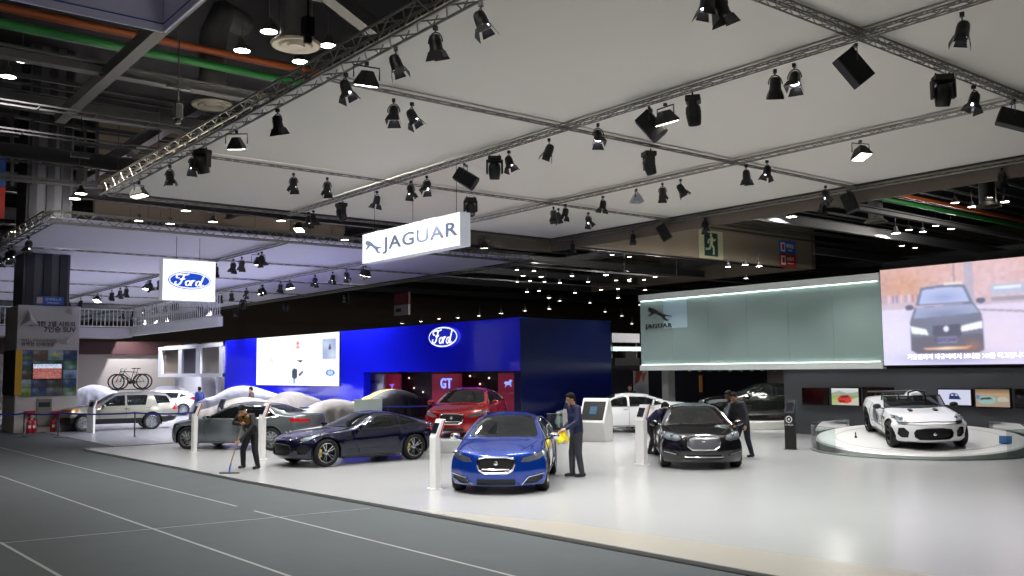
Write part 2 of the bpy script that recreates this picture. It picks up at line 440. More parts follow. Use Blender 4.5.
    def onto(pts, view, off=.004):
        out = []
        for p in pts:
            if view in ('left', 'right'):
                sg = 1 if view == 'left' else -1; h = tree.ray_cast(Vector((X(p[0]), sg * 2, p[1])), Vector((0, -sg, 0)), 2)
            elif view == 'front': h = tree.ray_cast(Vector((X(-1), p[0], p[1])), Vector((-1, 0, 0)), 2.5)
            elif view == 'rear': h = tree.ray_cast(Vector((X(L + 1), p[0], p[1])), Vector((1, 0, 0)), 2.5)
            else: h = tree.ray_cast(Vector((X(p[0]), p[1], 2.5)), Vector((0, 0, -1)), 3)
            if h[0] is not None: out.append(h[0] + h[1] * off)
        return out
    def dense(pts, n=6, closed=False):
        q = list(pts) + ([pts[0]] if closed else []); out = []
        for a, b in zip(q, q[1:]):
            for t in np.linspace(0, 1, n, endpoint=False): out.append((a[0] + (b[0] - a[0]) * t, a[1] + (b[1] - a[1]) * t))
        if not closed: out.append(q[-1])
        return out
    for st in sp.get('strips', []):
        nm, view, pts, rad, m = st[:5]; closed = len(st) > 5 and st[5]
        views = ('left', 'right') if view == 'side' else (view,)
        for vw in views:
            if vw in ('front+', 'rear+'):
                for sg in (1, -1):
                    p = onto(dense([(sg * a, b) for a, b in pts], 6, closed), vw[:-1])
                    if len(p) > 1: MB().tube(p, rad, 5, closed).build(nm, m, root, smooth=60)
                continue
            p = onto(dense(pts, 6, closed), vw)
            if len(p) > 1: MB().tube(p, rad, 5, closed).build(nm, m, root, smooth=60)
    if sp.get('badge'):
        h = tree.ray_cast(Vector((X(-1), 0, sp['badge'])), Vector((-1, 0, 0)))[0]
        if h is not None: MB().lathe([(.001, .014), (.03, .012), (.042, .004), (.045, 0)], Matrix.Translation(h + Vector((-.01, 0, 0))) @ Matrix.Rotation(PI / 2, 4, 'Y'), 18).build('badge', CHROME, root, smooth=60)
    # wheels and wells
    tw = sp.get('tw', .24)
    for i, ax in enumerate(axs):
        s_at = sp['front_axle'] + (sp['wb'] if i else 0); wv = float(curve(sp['halfw'], .12)(s_at))
        for sg in (1, -1):
            wheel(root, ax, sg * (wv - tw / 2 - .01 + sp.get('flare', .02)), r, tw, sg, rim, ns, caliper, steer if i == 0 else 0)
        for sg in (1, -1):
            mb = MB(); n = 14; V = []
            for k in range(n + 1):
                t = -.35 + (PI + .7) * k / n
                for y in (wv - .01, wv - .42): V.append((ax + ra * 1.01 * math.cos(t), sg * y, r + ra * 1.01 * math.sin(t)))
            mb.add(V, [(2 * k, 2 * k + 2, 2 * k + 3, 2 * k + 1) for k in range(n)])
            V = [(ax, sg * (wv - .42), r)] + [(ax + ra * 1.01 * math.cos(-.35 + (PI + .7) * k / n), sg * (wv - .42), r + ra * 1.01 * math.sin(-.35 + (PI + .7) * k / n)) for k in range(n + 1)]
            mb.add(V, [(0, k + 1, k + 2) for k in range(n)])
            mb.build('wheel_arch_liner', BLK, root)
    zb = sp['bottom'][len(sp['bottom']) // 2][1]
    MB().box((X(L / 2), 0, zb + .04), (L - 1.0, 1.3, .05)).build('underbody', BLK, root)
    # mirrors
    if sp.get('mirror'):
        s, z = sp['mirror']; wv = float(curve(sp['halfw'], .12)(s))
        for sg in (1, -1):
            o = MB().ball((X(s), sg * (wv + .09), z), (.075, .115, .075), 12, 8).build('mirror', sp.get('mirror_mat', body_mat), root, smooth=60)
            MB().bar((X(s) + .02, sg * (wv - .1), z - .07), (X(s), sg * (wv + .05), z - .03), .05, .03).build('mirror_arm', DGREY, o)
            MB().box((X(s) - .066, sg * (wv + .09), z), (.02, .17, .1)).build('mirror_glass', CHROME, o, bevel=.008)
    if sp.get('handles'):
        for s, z in sp['handles']:
            for vw in ('left', 'right'):
                p = onto([(s - .09, z), (s, z), (s + .09, z)], vw, .02)
                if len(p) == 3: MB().tube(p, .012, 6).build('door_handle', sp.get('handle_mat', CHROME), root, smooth=60)
    # cabin
    if sp.get('cabin'):
        sd, zf, zr = sp['cabin'][:3]; rows = sp['cabin'][3]
        cm = sp.get('cabin_mat', LEATHER)
        MB().box((X(sd + .15), 0, zf - .08), (.5, 1.35, .2)).build('dashboard', cm, root, bevel=.05)
        MB().lathe([(.17 + .014 * math.cos(t), .014 * math.sin(t)) for t in np.linspace(0, 2 * PI, 7)[:-1]], Matrix.Translation((X(sd + .5), .36, zf - .02)) @ Matrix.Rotation(-1.15, 4, 'Y'), 20, closed=True).build('steering_wheel', BLK, root, smooth=60)
        for q in rows:
            for y in (.36, -.36):
                o = MB().box((X(q), y, .42), (.5, .48, .18)).box((X(q + .33), y, .42 + (zr - .42) / 2), (.13, .46, zr - .42), Matrix.Rotation(-.2, 3, 'Y')).build('seat', cm, root, bevel=.05, smooth=50)
                MB().box((X(q + .45), y, zr + .09), (.09, .26, .17)).build('headrest', cm, o, bevel=.035, smooth=50)
    return root
def mirrored(p): return p + [(-a, b) for a, b in p[::-1]]
def hood_lines(s0, s1, y0, y1): return [(s0, y0), ((s0 + s1) / 2, (y0 + y1) / 2), (s1, y1)]
def sedan_spec(L, Wd, Ht, wb, fa, wr, grille, lights, tail, **k):
    """three-box saloon: cowl/roof/tail stations scale with the length"""
    f = L / 4.95; h = Ht / 1.46; w2 = Wd / 2
    c0, c1, c2, c3, c4 = [x * f for x in (1.32, 2.18, 2.75, 3.42, 4.33)]
    sp = dict(L=L, wb=wb, front_axle=fa, wr=wr, tw=.245,
        top=[(0, .74 * h), (.25, .82 * h), (.8 * f, .93 * h), (c0, 1.0 * h), (c1, 1.40 * h), (c2, 1.46 * h), (c3, 1.41 * h), (c4, 1.13 * h), (L - .12, 1.09 * h), (L, 1.04 * h)],
        shoulder=[(0, .68 * h), (.5, .76 * h), (1.3 * f, .88 * h), (2.4 * f, .93 * h), (3.8 * f, .98 * h), (L - .3, .98 * h), (L, .95 * h)],
        halfw=[(0, w2 * .93), (.45, w2 * .97), (fa, w2 * .99), (2.5 * f, w2), (fa + wb, w2 * .995), (L - .4, w2 * .95), (L, w2 * .91)],
        bottom=[(0, .16), (.5, .15), (2.5, .19), (L - .6, .2), (L, .27)], kF=.5, kR=.42, pF=2.8, pR=3., mirror=(1.62 * f, 1.0 * h),
        handles=[(2.55 * f, .86 * h), (3.5 * f, .9 * h)], cabin=(1.35 * f, .95 * h, 1.02 * h, (2.2 * f, 3.15 * f)))
    wp = [(.66, 1.0 * h), (.70, 1.03 * h), (.55, 1.37 * h), (.3, 1.40 * h), (-.3, 1.40 * h), (-.55, 1.37 * h), (-.70, 1.03 * h), (-.66, 1.0 * h), (-.3, 1.005 * h), (.3, 1.005 * h)]
    rp = [(.62, 1.13 * h), (.5, 1.35 * h), (-.5, 1.35 * h), (-.62, 1.13 * h)]
    b1, b2 = .955 * h, 1.0 * h; tz = 1.315 * h
    regs = [('windshield', 'front', wp, GLASS, dict(smax=2.35 * f, smin=1.1 * f, nx=.2)), ('rear_window', 'rear', rp, GLASS, dict(smin=3.3 * f, nx=.2)),
        ('side_window', 'side', [(1.55 * f, b1 + .01), (2.62 * f, b1 + .01), (2.62 * f, tz + .005), (2.42 * f, tz - .01), (2.15 * f, 1.245 * h)], SIDEGLASS),
        ('side_window', 'side', [(2.70 * f, b1 + .01), (3.52 * f, b2), (3.60 * f, tz - .1), (3.3 * f, tz - .01), (2.70 * f, tz + .005)], SIDEGLASS),
        ('quarter_window', 'side', [(3.58 * f, b2), (3.95 * f, b2 + .04), (3.66 * f, tz - .125)], SIDEGLASS)]
    regs += [('headlight', 'front', lights, LENS, dict(mirror=True, smax=1.0, nx=-.2)), ('tail_light', 'rear', tail, TAILRED, dict(mirror=True, smin=L - .55, nx=-.3)),
        ('grille', 'front', grille, MESHM, dict(smax=.6, push=.025))] + k.get('more', [])
    sp['regions'] = regs
    sp['strips'] = [('grille_surround', 'front', grille, .018, CHROME, True),
        ('window_trim', 'side', [(1.5 * f, b1 - .005), (2.66 * f, b1 - .005), (3.55 * f, b2 - .012), (4.0 * f, b2 + .03)], .011, CHROME),
        ('window_trim', 'side', [(1.56 * f, b1), (2.13 * f, 1.262 * h), (2.42 * f, tz + .01), (2.66 * f, tz + .022), (3.3 * f, tz + .005), (3.66 * f, tz - .1), (4.0 * f, b2 + .035)], .011, CHROME),
        ('door_seam', 'side', [(1.48 * f, .93 * h), (1.5 * f, .6), (1.58 * f, .3)], .005, BLK), ('door_seam', 'side', [(2.66 * f, .94 * h), (2.68 * f, .6), (2.66 * f, .3)], .005, BLK), ('door_seam', 'side', [(3.62 * f, .97 * h), (3.55 * f, .75), (3.3 * f, .42)], .005, BLK),
        ('hood_seam', 'top', [(.28, .45), (.8 * f, .66), (1.25 * f, .74)], .005, BLK), ('hood_seam', 'top', [(.28, -.45), (.8 * f, -.66), (1.25 * f, -.74)], .005, BLK),
        ('sill_trim', 'side', [(1.35 * f, .25), (3.3 * f, .25)], .014, DGREY)] + k.get('strips', [])
    return sp
# ---- the medium saloon with slim lights and an upright mesh grille
GR_XF = [(.22, .42), (.31, .47), (.35, .58), (.33, .68), (.2, .715), (-.2, .715), (-.33, .68), (-.35, .58), (-.31, .47), (-.22, .42)]
LT_XF = [(.46, .62), (.62, .615), (.82, .66), (.94, .78), (.93, .84), (.72, .755), (.50, .70)]
TL_XF = [(.42, .93), (.9, .98), (.92, .87), (.62, .84)]
LOWIN = [(.38, .20), (.36, .31), (-.36, .31), (-.38, .20)]
SIDEIN = [(.50, .21), (.60, .31), (.84, .37), (.87, .30), (.74, .21)]
def xf_spec():
    sp = sedan_spec(4.95, 1.88, 1.46, 2.9, .9, .345, GR_XF, LT_XF, TL_XF,
        more=[('air_intake', 'front', LOWIN, MESHM, dict(smax=.6, push=.02)), ('fog_vent', 'front', SIDEIN, MESHM, dict(mirror=True, smax=.8, push=.012))],
        strips=[('fog_trim', 'front+', [(.88, .385), (.60, .335), (.49, .22), (.46, .185)], .014, CHROME), ('number_plate_bar', 'front', [(-.26, .49), (.26, .49)], .012, CHROME)])
    sp['badge'] = .60; return sp
GR_XJ = [(.26, .47), (.35, .54), (.37, .66), (.33, .76), (.2, .79), (-.2, .79), (-.33, .76), (-.37, .66), (-.35, .54), (-.26, .47)]
LT_XJ = [(.5, .70), (.62, .66), (.82, .69), (.93, .78), (.93, .86), (.74, .845), (.55, .80)]
GRM = mat('grille_chrome_mesh', '#7c7d82', .3, .9, bump=.8, bscale=60)
def xj_spec():
    sp = sedan_spec(5.12, 1.9, 1.455, 3.03, .92, .35, GR_XJ, LT_XJ, [(.6, 1.0), (.88, 1.0), (.9, .7), (.7, .7)],
        more=[('air_intake', 'front', [(.44, .25), (.42, .36), (-.42, .36), (-.44, .25)], MESHM, dict(smax=.6, push=.02)), ('fog_vent', 'front', [(.55, .32), (.58, .40), (.86, .44), (.86, .38)], MESHM, dict(mirror=True, smax=.8, push=.012))],
        strips=[('fog_trim', 'front+', [(.88, .41), (.60, .36)], .012, CHROME), ('bumper_trim', 'front', [(-.44, .305), (.44, .305)], .012, CHROME)])
    for i, rg in enumerate(sp['regions']):
        if rg[0] == 'grille': sp['regions'][i] = ('grille', 'front', GR_XJ, GRM, dict(smax=.6, push=.02))
    sp['badge'] = .68; sp['cabin_mat'] = mat('beige_leather', '#7a7062', .55); return sp
# ---- the two-seat coupe
GR_FT = [(.36, .30), (.45, .36), (.47, .46), (.42, .54), (.2, .575), (-.2, .575), (-.42, .54), (-.47, .46), (-.45, .36), (-.36, .30)]
LT_FT = [(.56, .70), (.66, .635), (.78, .66), (.84, .76), (.86, .83), (.74, .83), (.66, .77)]
IN_FT = [(.60, .33), (.58, .48), (.68, .58), (.80, .56), (.82, .40), (.74, .32)]
def ft_spec(open_top=False):
    L = 4.47; Ht = 1.31; fa = .82; wb = 2.62; w2 = .955
    if open_top:
        top = [(0, .66), (.25, .75), (.8, .86), (1.45, .925), (1.7, .95), (3.2, .985), (3.6, 1.0), (4.1, .97), (L - .05, .93), (L, .90)]
    else:
        top = [(0, .66), (.25, .75), (.8, .86), (1.45, .925), (1.62, .96), (2.3, 1.26), (2.65, 1.31), (3.05, 1.28), (3.6, 1.13), (4.1, .985), (L - .08, .93), (L, .89)]
    sp = dict(L=L, wb=wb, front_axle=fa, wr=.345, tw=.27, flare=.035, top=top,
        shoulder=[(0, .6), (.4, .69), (.85, .8), (1.5, .83), (2.3, .84), (3.2, .92), (3.6, .94), (4.1, .9), (L, .84)],
        halfw=[(0, .88), (.5, .92), (fa, .945), (2.0, .905), (2.6, .915), (fa + wb, w2), (4.1, .92), (L, .85)],
        bottom=[(0, .2), (.45, .16), (2.3, .16), (3.9, .2), (L, .3)], kF=.55, kR=.5, pF=2.6, pR=2.8, n=2.9, mirror=(1.78, .95),
        side=[(0, .9), (.15, .965), (.35, .975), (.55, .995), (.75, 1.), (1, .92)], handles=None, cabin=(1.6, .88, .92, (2.45,)),
        front=[(0, .1), (.12, -.03), (.45, -.05), (.75, -.04), (1, 0)])
    regs = []
    if not open_top:
        wp = [(.62, .925), (.66, .95), (.50, 1.235), (.3, 1.25), (-.3, 1.25), (-.50, 1.235), (-.66, .95), (-.62, .925)]
        regs += [('windshield', 'front', wp, GLASS, dict(smax=2.42, smin=1.4, nx=.2)), ('rear_window', 'rear', [(.5, 1.0), (.42, 1.22), (-.42, 1.22), (-.5, 1.0)], GLASS, dict(smin=3.1, nx=.15)),
            ('side_window', 'side', [(1.82, .885), (2.98, .915), (3.02, 1.16), (2.7, 1.185), (2.4, 1.165)], SIDEGLASS), ('quarter_window', 'side', [(3.05, .93), (3.58, 1.0), (3.3, 1.1), (3.08, 1.155)], SIDEGLASS)]
    regs += [('headlight', 'front', LT_FT, LENS, dict(mirror=True, smax=.95, nx=-.3)), ('grille', 'front', GR_FT, MESHM, dict(smax=.6, push=.04)), ('air_intake', 'front', IN_FT, MESHM, dict(mirror=True, smax=.9, push=.035)),
        ('tail_light', 'rear', [(.45, .8), (.9, .84), (.9, .76), (.55, .74)], TAILRED, dict(mirror=True, smin=L - .6, nx=-.3)),
        ('side_vent', 'side', [(1.33, .70), (1.62, .72), (1.58, .65), (1.35, .635)], MESHM, dict(push=.01)), ('splitter', 'front', [(.85, .1), (.85, .215), (-.85, .215), (-.85, .1)], DGREY, dict(smax=.8))]
    sp['regions'] = regs
    sp['strips'] = [('grille_surround', 'front', GR_FT, .014, DGREY, True), ('hood_seam', 'front', [(-.8, .655), (-.4, .665), (0, .668), (.4, .665), (.8, .655)], .006, BLK), ('sill_trim', 'side', [(1.3, .2), (2.2, .19), (3.0, .2)], .03, DGREY),
        ('door_seam', 'side', [(1.66, .84), (1.68, .55), (1.78, .28)], .005, BLK), ('door_seam', 'side', [(2.98, .9), (3.02, .65), (2.9, .3)], .005, BLK),
        ('sill_crease', 'side', [(1.45, .42), (2.2, .40), (2.95, .44)], .008, DGREY)]
    if not open_top: sp['strips'] += [('window_trim', 'side', [(1.76, .875), (2.98, .905), (3.6, .99)], .01, DGREY), ('window_trim', 'side', [(1.8, .89), (2.38, 1.175), (2.7, 1.2), (3.05, 1.17), (3.33, 1.11), (3.6, 1.0)], .01, DGREY)]
    return sp
def suv_spec():
    L = 5.0; Ht = 1.76; fa = .92; wb = 2.86; w2 = .99
    sp = dict(L=L, wb=wb, front_axle=fa, wr=.385, tw=.26, flare=.03, gap=.07,
        top=[(0, .98), (.2, 1.06), (1.2, 1.17), (1.42, 1.2), (2.1, 1.66), (2.6, 1.74), (3.6, 1.75), (4.45, 1.69), (4.85, 1.2), (L, 1.1)],
        shoulder=[(0, .9), (.5, 1.0), (1.4, 1.07), (3.0, 1.1), (4.6, 1.13), (L, 1.06)],
        halfw=[(0, .93), (.5, .97), (fa, .99), (2.5, w2), (fa + wb, w2), (4.7, .95), (L, .92)],
        bottom=[(0, .34), (.6, .3), (2.5, .3), (4.4, .32), (L, .42)], kF=.4, kR=.22, n=3.8, tk=.2, mirror=(1.72, 1.15), handles=[(2.7, 1.0), (3.6, 1.02)], cabin=(1.5, 1.1, 1.25, (2.3, 3.2)))
    b = 1.13; t = 1.60
    regs = [('windshield', 'front', [(.78, 1.22), (.62, 1.64), (-.62, 1.64), (-.78, 1.22)], GLASS, dict(smax=2.3, smin=1.1, nx=.25)), ('rear_window', 'rear', [(.7, 1.2), (.6, 1.6), (-.6, 1.6), (-.7, 1.2)], SIDEGLASS, dict(smin=4.3, nx=.3)),
        ('side_window', 'side', [(1.6, b), (2.62, b), (2.62, t), (2.25, t - .03), (2.0, t - .18)], SIDEGLASS), ('side_window', 'side', [(2.7, b), (3.5, b + .02), (3.6, t - .03), (3.5, t), (2.7, t)], SIDEGLASS),
        ('quarter_window', 'side', [(4.0, b + .06), (4.6, b + .1), (4.42, t - .06), (3.86, t - .02)], SIDEGLASS),
        ('headlight', 'front', [(.5, .86), (.93, .9), (.96, 1.02), (.55, .99)], mat('amber_headlamp', '#d98a4a', .15, .3, coat=1.), dict(mirror=True, smax=.75, nx=-.4)), ('grille', 'front', [(.48, .8), (.48, 1.0), (-.48, 1.0), (-.48, .8)], GRM, dict(smax=.6)),
        ('lower_cladding', 'side', [(-.2, .1), (5.2, .1), (5.2, .62), (4.2, .60), (3.7, .56), (1.4, .56), (.4, .6), (-.2, .66)], DGREY), ('lower_cladding', 'front', [(-1, .1), (-1, .66), (1, .66), (1, .1)], DGREY, dict(smax=.7, nx=-.5)), ('lower_cladding', 'rear', [(-1, .1), (-1, .64), (1, .64), (1, .1)], DGREY, dict(smin=4.5, nx=-.5)),
        ('tail_light', 'side', [(4.65, .92), (5.1, .9), (5.1, 1.2), (4.85, 1.2)], TAILRED)]
    sp['regions'] = regs
    sp['strips'] = [('roof_rail', 'side', [(2.5, 1.695), (4.2, 1.69)], .02, CHROME), ('door_seam', 'side', [(1.55, 1.08), (1.55, .5)], .006, BLK), ('door_seam', 'side', [(2.66, 1.1), (2.68, .45)], .006, BLK), ('door_seam', 'side', [(3.75, 1.1), (3.5, .7), (3.45, .45)], .006, BLK)]
    return sp
def hatch_spec():
    L = 4.35; fa = .88; wb = 2.65; w2 = .91
    sp = dict(L=L, wb=wb, front_axle=fa, wr=.33, tw=.22, top=[(0, .75), (.2, .84), (1.05, 1.0), (1.9, 1.42), (2.4, 1.48), (3.3, 1.46), (3.95, 1.33), (4.25, .98), (L, .9)],
        shoulder=[(0, .7), (.5, .82), (1.4, .92), (3., .98), (4., 1.02), (L, .9)], halfw=[(0, .86), (.5, .89), (2.2, w2), (3.8, w2 * .97), (L, .84)], bottom=[(0, .25), (.6, .2), (2, .2), (4, .24), (L, .32)], kR=.3, mirror=(1.5, 1.02), handles=[(2.3, .88), (3.15, .92)])
    sp['regions'] = [('windshield', 'front', [(.66, 1.02), (.52, 1.38), (-.52, 1.38), (-.66, 1.02)], GLASS, dict(smax=2.1, smin=.9, nx=.2)), ('side_window', 'side', [(1.35, .96), (2.4, .98), (2.4, 1.35), (2.0, 1.32)], SIDEGLASS), ('side_window', 'side', [(2.46, .98), (3.2, 1.02), (3.3, 1.3), (2.46, 1.35)], SIDEGLASS), ('quarter_window', 'side', [(3.27, 1.04), (3.75, 1.14), (3.4, 1.27)], SIDEGLASS),
        ('rear_window', 'rear', [(.55, 1.05), (.5, 1.34), (-.5, 1.34), (-.55, 1.05)], GLASS, dict(smin=3.6, nx=.2)), ('tail_light', 'side', [(3.82, .98), (4.3, .8), (4.4, .95), (4.05, 1.1)], TAILRED), ('headlight', 'front', [(.45, .68), (.85, .75), (.85, .85), (.55, .78)], LENS, dict(mirror=True, smax=.8, nx=-.2))]
    return sp
def draped_car(name, label, M, L, Wd, Ht, m, group=None, stripe=None, seed=0, low=False):
    """a car under a loose cloth: soft car-shaped hump with folds reaching the floor"""
    h = Ht / 1.46; f = L / 4.95
    top = [(0, .72), (.3, .84 * h), (1.25 * f, 1.0 * h), (2.1 * f, 1.38 * h), (2.7 * f, Ht), (3.4 * f, 1.4 * h), (4.3 * f, 1.12 * h), (L - .1, 1.04 * h), (L, .98 * h)]
    sp = dict(L=L, wb=2.8 * f, front_axle=.9 * f, wr=.3, flare=0, top=top, sig=.14, shoulder=[(0, .6), (.5, .76 * h), (L - .4, .92 * h), (L, .82 * h)], halfw=[(0, Wd * .46), (L / 2, Wd / 2), (L, Wd * .45)], bottom=[(0, .02), (L, .02)],
        side=[(0, 1.02), (.4, 1.01), (.8, .99), (1, .93)], front=[(0, -.06), (1, 0)], rear=[(0, .06), (1, 0)], smooth=6, n=2.4)
    bm, xm = car_shell(sp, .07)
    for v in bm.verts:
        k = max(0., 1 - v.co.z / (Ht * .8))
        n = noise.noise(Vector((v.co.x * 2.2 + seed, v.co.y * 2.2, v.co.z * .6))) * (.05 + .09 * k) + noise.noise(Vector((v.co.x * 5 + seed, v.co.y * 5, v.co.z * 3))) * .035 + math.sin((v.co.x + v.co.y) * 12 + seed + 2 * v.co.z) * .035 * k
        d = Vector((v.normal.x, v.normal.y, v.normal.z * .3)); v.co += d * n
    me = bpy.data.meshes.new(name); bm.normal_update()
    me.materials.append(m)
    for f_ in bm.faces:
        f_.material_index = 0
    if stripe:
        me.materials.append(stripe)
        for f_ in bm.faces:
            c = f_.calc_center_median()
            if abs(c.y) < .22 and c.x > -.55: f_.material_index = 1
    bm.to_mesh(me); bm.free()
    o = link(name, me, None, None, smooth=70); o.matrix_world = M
    return tag(o, label, 'covered car', group)
def placed(front_wheels_mid_axle, fwd, z, spec):
    """matrix for a car whose front axle midpoint stands at a ground point, nose along fwd"""
    f = Vector((fwd[0], fwd[1], 0)).normalized(); l = Vector((-f.y, f.x, 0))
    o = Vector((front_wheels_mid_axle[0], front_wheels_mid_axle[1], z)) - f * spec['wb'] / 2
    return Matrix.Translation(o) @ Matrix((f, l, Vector((0, 0, 1)))).transposed().to_4x4()
# ------------------------------------------------------------------ people
SKIN = mat('skin', '#b98a6c', .5, var=.05); HAIR = mat('black_hair', '#120f0d', .8, spec=.2); SHOE = mat('black_shoe', '#121212', .4)
def capsule(mb, a, b, r0, r1, n=12):
    a = Vector(a); b = Vector(b); d = b - a; L = d.length
    if L < 1e-5: return mb.ball(a, r0)
    d.normalize(); q = d.to_track_quat('Z', 'Y').to_matrix().to_4x4(); M = Matrix.Translation(a) @ q
    pr = [(r0 * math.cos(t), r0 * math.sin(t)) for t in np.linspace(-PI / 2 + .02, 0, 5)] + [(r1 * math.cos(t), L + r1 * math.sin(t)) for t in np.linspace(0, PI / 2 - .02, 5)]
    o = len(mb.v); mb.lathe(pr, M, n); m = len(pr)
    mb.f += [tuple(o + k for k in range(n))[::-1], tuple(o + (m - 1) * n + k for k in range(n))]
    return mb
def fused(mb, name, m, parent, voxel=.012, sm=4, fac=.5):
    me = bpy.data.meshes.new(name); me.from_pydata([tuple(v) for v in mb.v], [], mb.f)
    bm = bmesh.new(); bm.from_mesh(me); bmesh.ops.recalc_face_normals(bm, faces=bm.faces); bm.to_mesh(me); bm.free()
    o = bpy.data.objects.new(name, me); C.objects.link(o)
    r = o.modifiers.new('r', 'REMESH'); r.mode = 'VOXEL'; r.voxel_size = voxel; r.use_smooth_shade = True
    if sm: k = o.modifiers.new('s', 'SMOOTH'); k.iterations = sm; k.factor = fac
    me2 = bpy.data.meshes.new_from_object(o.evaluated_get(bpy.context.evaluated_depsgraph_get()))
    bpy.data.objects.remove(o)
    return link(name, me2, m, parent, smooth=1 and 80)
def hand(mb, w, dirv, palm_n, thumb, curl=.5, s=1.):
    """palm + five fingers; dirv: along the hand, palm_n: palm normal, thumb: side the thumb leaves on"""
    w = Vector(w); d = Vector(dirv).normalized(); t = Vector(thumb); t = (t - d * t.dot(d)).normalized(); n = d.cross(t) 
    if n.dot(Vector(palm_n)) < 0: n = -n
    for k, u in enumerate((-.03, -.011, .009, .029)): capsule(mb, w + t * u * .7 * s, w + (d * .085 + t * u) * s, .016 * s, .013 * s, 8)
    for u, L in ((.03, .07), (.01, .08), (-.011, .074), (-.03, .058)):
        p = w + (d * .085 + t * u) * s; a = 0.
        for seg, r in ((.42, .0095), (.33, .0088), (.27, .008)):
            a += curl; q = p + (d * math.cos(a) + n * math.sin(a)) * L * seg * s; capsule(mb, p, q, r * s, r * s * .94, 8); p = q
    p = w + (d * .025 + t * .03) * s; q = p + (d * .03 + t * .032 + n * .012) * s; capsule(mb, p, q, .0125 * s, .0105 * s, 8); capsule(mb, q, q + (d * .032 + t * .005 + n * .016 * (1 + curl)) * s, .0105 * s, .009 * s, 8)
def person(label, M, P, top, bottom, cap=None, collar=None, curl=(.5, .5), tilt=(0, 0), skirt=None, glasses=False, scarf=None):
    """P: joints in local metres, x = forward, y = left, z = up. tilt = (pitch down, turn) of the head"""
    g = {k: Vector(v) for k, v in P.items()}
    root = thing('person', label, 'person', M=M)
    mb = MB(); hip = g['pelvis']; ch = g['chest']; nk = g['neck']; hd = g['head']
    sh = (g['shl'] + g['shr']) / 2; lat = (g['shl'] - g['shr']).normalized()
    # bare body
    R = Matrix.Rotation(tilt[1], 4, 'Z') @ Matrix.Rotation(tilt[0], 4, 'Y')
    fw = (R @ Vector((1, 0, 0))); up = R @ Vector((0, 0, 1)); ly = R @ Vector((0, 1, 0))
    hdm = MB(); H4 = Matrix.Translation(hd) @ R
    def hp(*p): return H4 @ Vector(p)
    tmp = MB(); tmp.ball((-.005, 0, .03), (.098, .077, .105), 16, 12); mb.add([H4 @ Vector(v) for v in tmp.v], tmp.f)
    tmp = MB(); tmp.ball((.018, 0, -.035), (.072, .062, .085), 14, 10); mb.add([H4 @ Vector(v) for v in tmp.v], tmp.f)
    capsule(mb, hp(.078, 0, -.085), hp(.07, 0, -.09), .022, .024)
    capsule(mb, hp(.092, 0, .02), hp(.106, 0, -.028), .010, .015)
    for y in (-1, 1):
        capsule(mb, hp(0, y * .074, .015), hp(-.01, y * .08, -.035), .012, .01); capsule(mb, hp(.074, y * .03, .032), hp(.076, y * .045, .03), .011, .01)
    capsule(mb, hp(.083, -.018, -.058), hp(.083, .018, -.058), .0095, .0095)
    capsule(mb, nk + Vector((0, 0, -.03)), hp(-.015, 0, -.06), .06, .056)
    capsule(mb, hip, ch, .125, .13); capsule(mb, ch, nk, .12, .06)
    for s_ in ('l', 'r'):
        sg = 1 if s_ == 'l' else -1
        capsule(mb, g['sh' + s_], g['el' + s_], .05, .041); capsule(mb, g['el' + s_], g['wr' + s_], .041, .027)
        capsule(mb, hip + lat * .09 * sg, g['kn' + s_], .085, .058); capsule(mb, g['kn' + s_], g['an' + s_], .056, .036); capsule(mb, nk + Vector((0, 0, -.05)), g['sh' + s_], .06, .06)
        d = (g['wr' + s_] - g['el' + s_]).normalized(); hd_ = g.get('hd' + s_)
        if hd_ is not None: d = hd_.normalized()
        pn = g.get('pn' + s_, -lat * sg); th = g.get('th' + s_, Vector((1, 0, .3)))
        hand(mb, g['wr' + s_] + d * .01, d, pn, th, curl[0 if s_ == 'l' else 1])
        capsule(mb, g['wr' + s_] - d * .02, g['wr' + s_] + d * .03, .027, .026)
    fused(mb, 'body', SKIN, root, .0085, 3)
    # face details, hair
    e = MB(); 
    for y in (-1, 1): e.ball(hp(.087, y * .03, .018), .0085, 8, 6)
    e.build('eye', HAIR, root, smooth=1)
    if glasses:
        gm = MB()
        for y in (-1, 1): gm.tube([hp(.108, y * .034 + .024 * math.cos(t), .018 + .018 * math.sin(t)) for t in np.linspace(0, 2 * PI, 13)[:-1]], .003, 5, True); gm.tube([hp(.104, y * .058, .022), hp(.0, y * .086, .022)], .003, 5)
        gm.tube([hp(.109, -.01, .02), hp(.109, .01, .02)], .003, 5); gm.build('glasses', BLK, root)
    h = MB()
    for v in ((-.018, 0, .052, .103, .086, .096), (.045, 0, .105, .05, .062, .03), (-.05, 0, 0, .062, .074, .075), (-.02, .055, .03, .05, .03, .05), (-.02, -.055, .03, .05, .03, .05)):
        tmp = MB(); tmp.ball(v[:3], v[3:], 14, 10); h.add([H4 @ Vector(q) for q in tmp.v], tmp.f)
    fused(h, 'hair', HAIR, root, .011, 2)
    # trousers
    t = MB(); capsule(t, hip + Vector((0, 0, -.02)), hip + (ch - hip) * .35, .142, .135)
    for s_ in ('l', 'r'):
        sg = 1 if s_ == 'l' else -1
        t_hip = hip + lat * .085 * sg + Vector((0, 0, -.03)); capsule(t, t_hip, g['kn' + s_], .102, .077); capsule(t, g['kn' + s_], g['an' + s_] + Vector((0, 0, -.01)), .077, .058)
    fused(t, 'trousers', bottom, root, .013, 4)
    # jacket: chest, shoulders, sleeves
    j = MB()
    for k in (-1, 0, 1): capsule(j, hip + lat * .05 * k + Vector((0, 0, .02)), ch + lat * .065 * k, .128, .135)
    for k in (-1, 1): capsule(j, ch + lat * .05 * k, sh + lat * .06 * k + Vector((0, 0, -.04)), .125, .10)
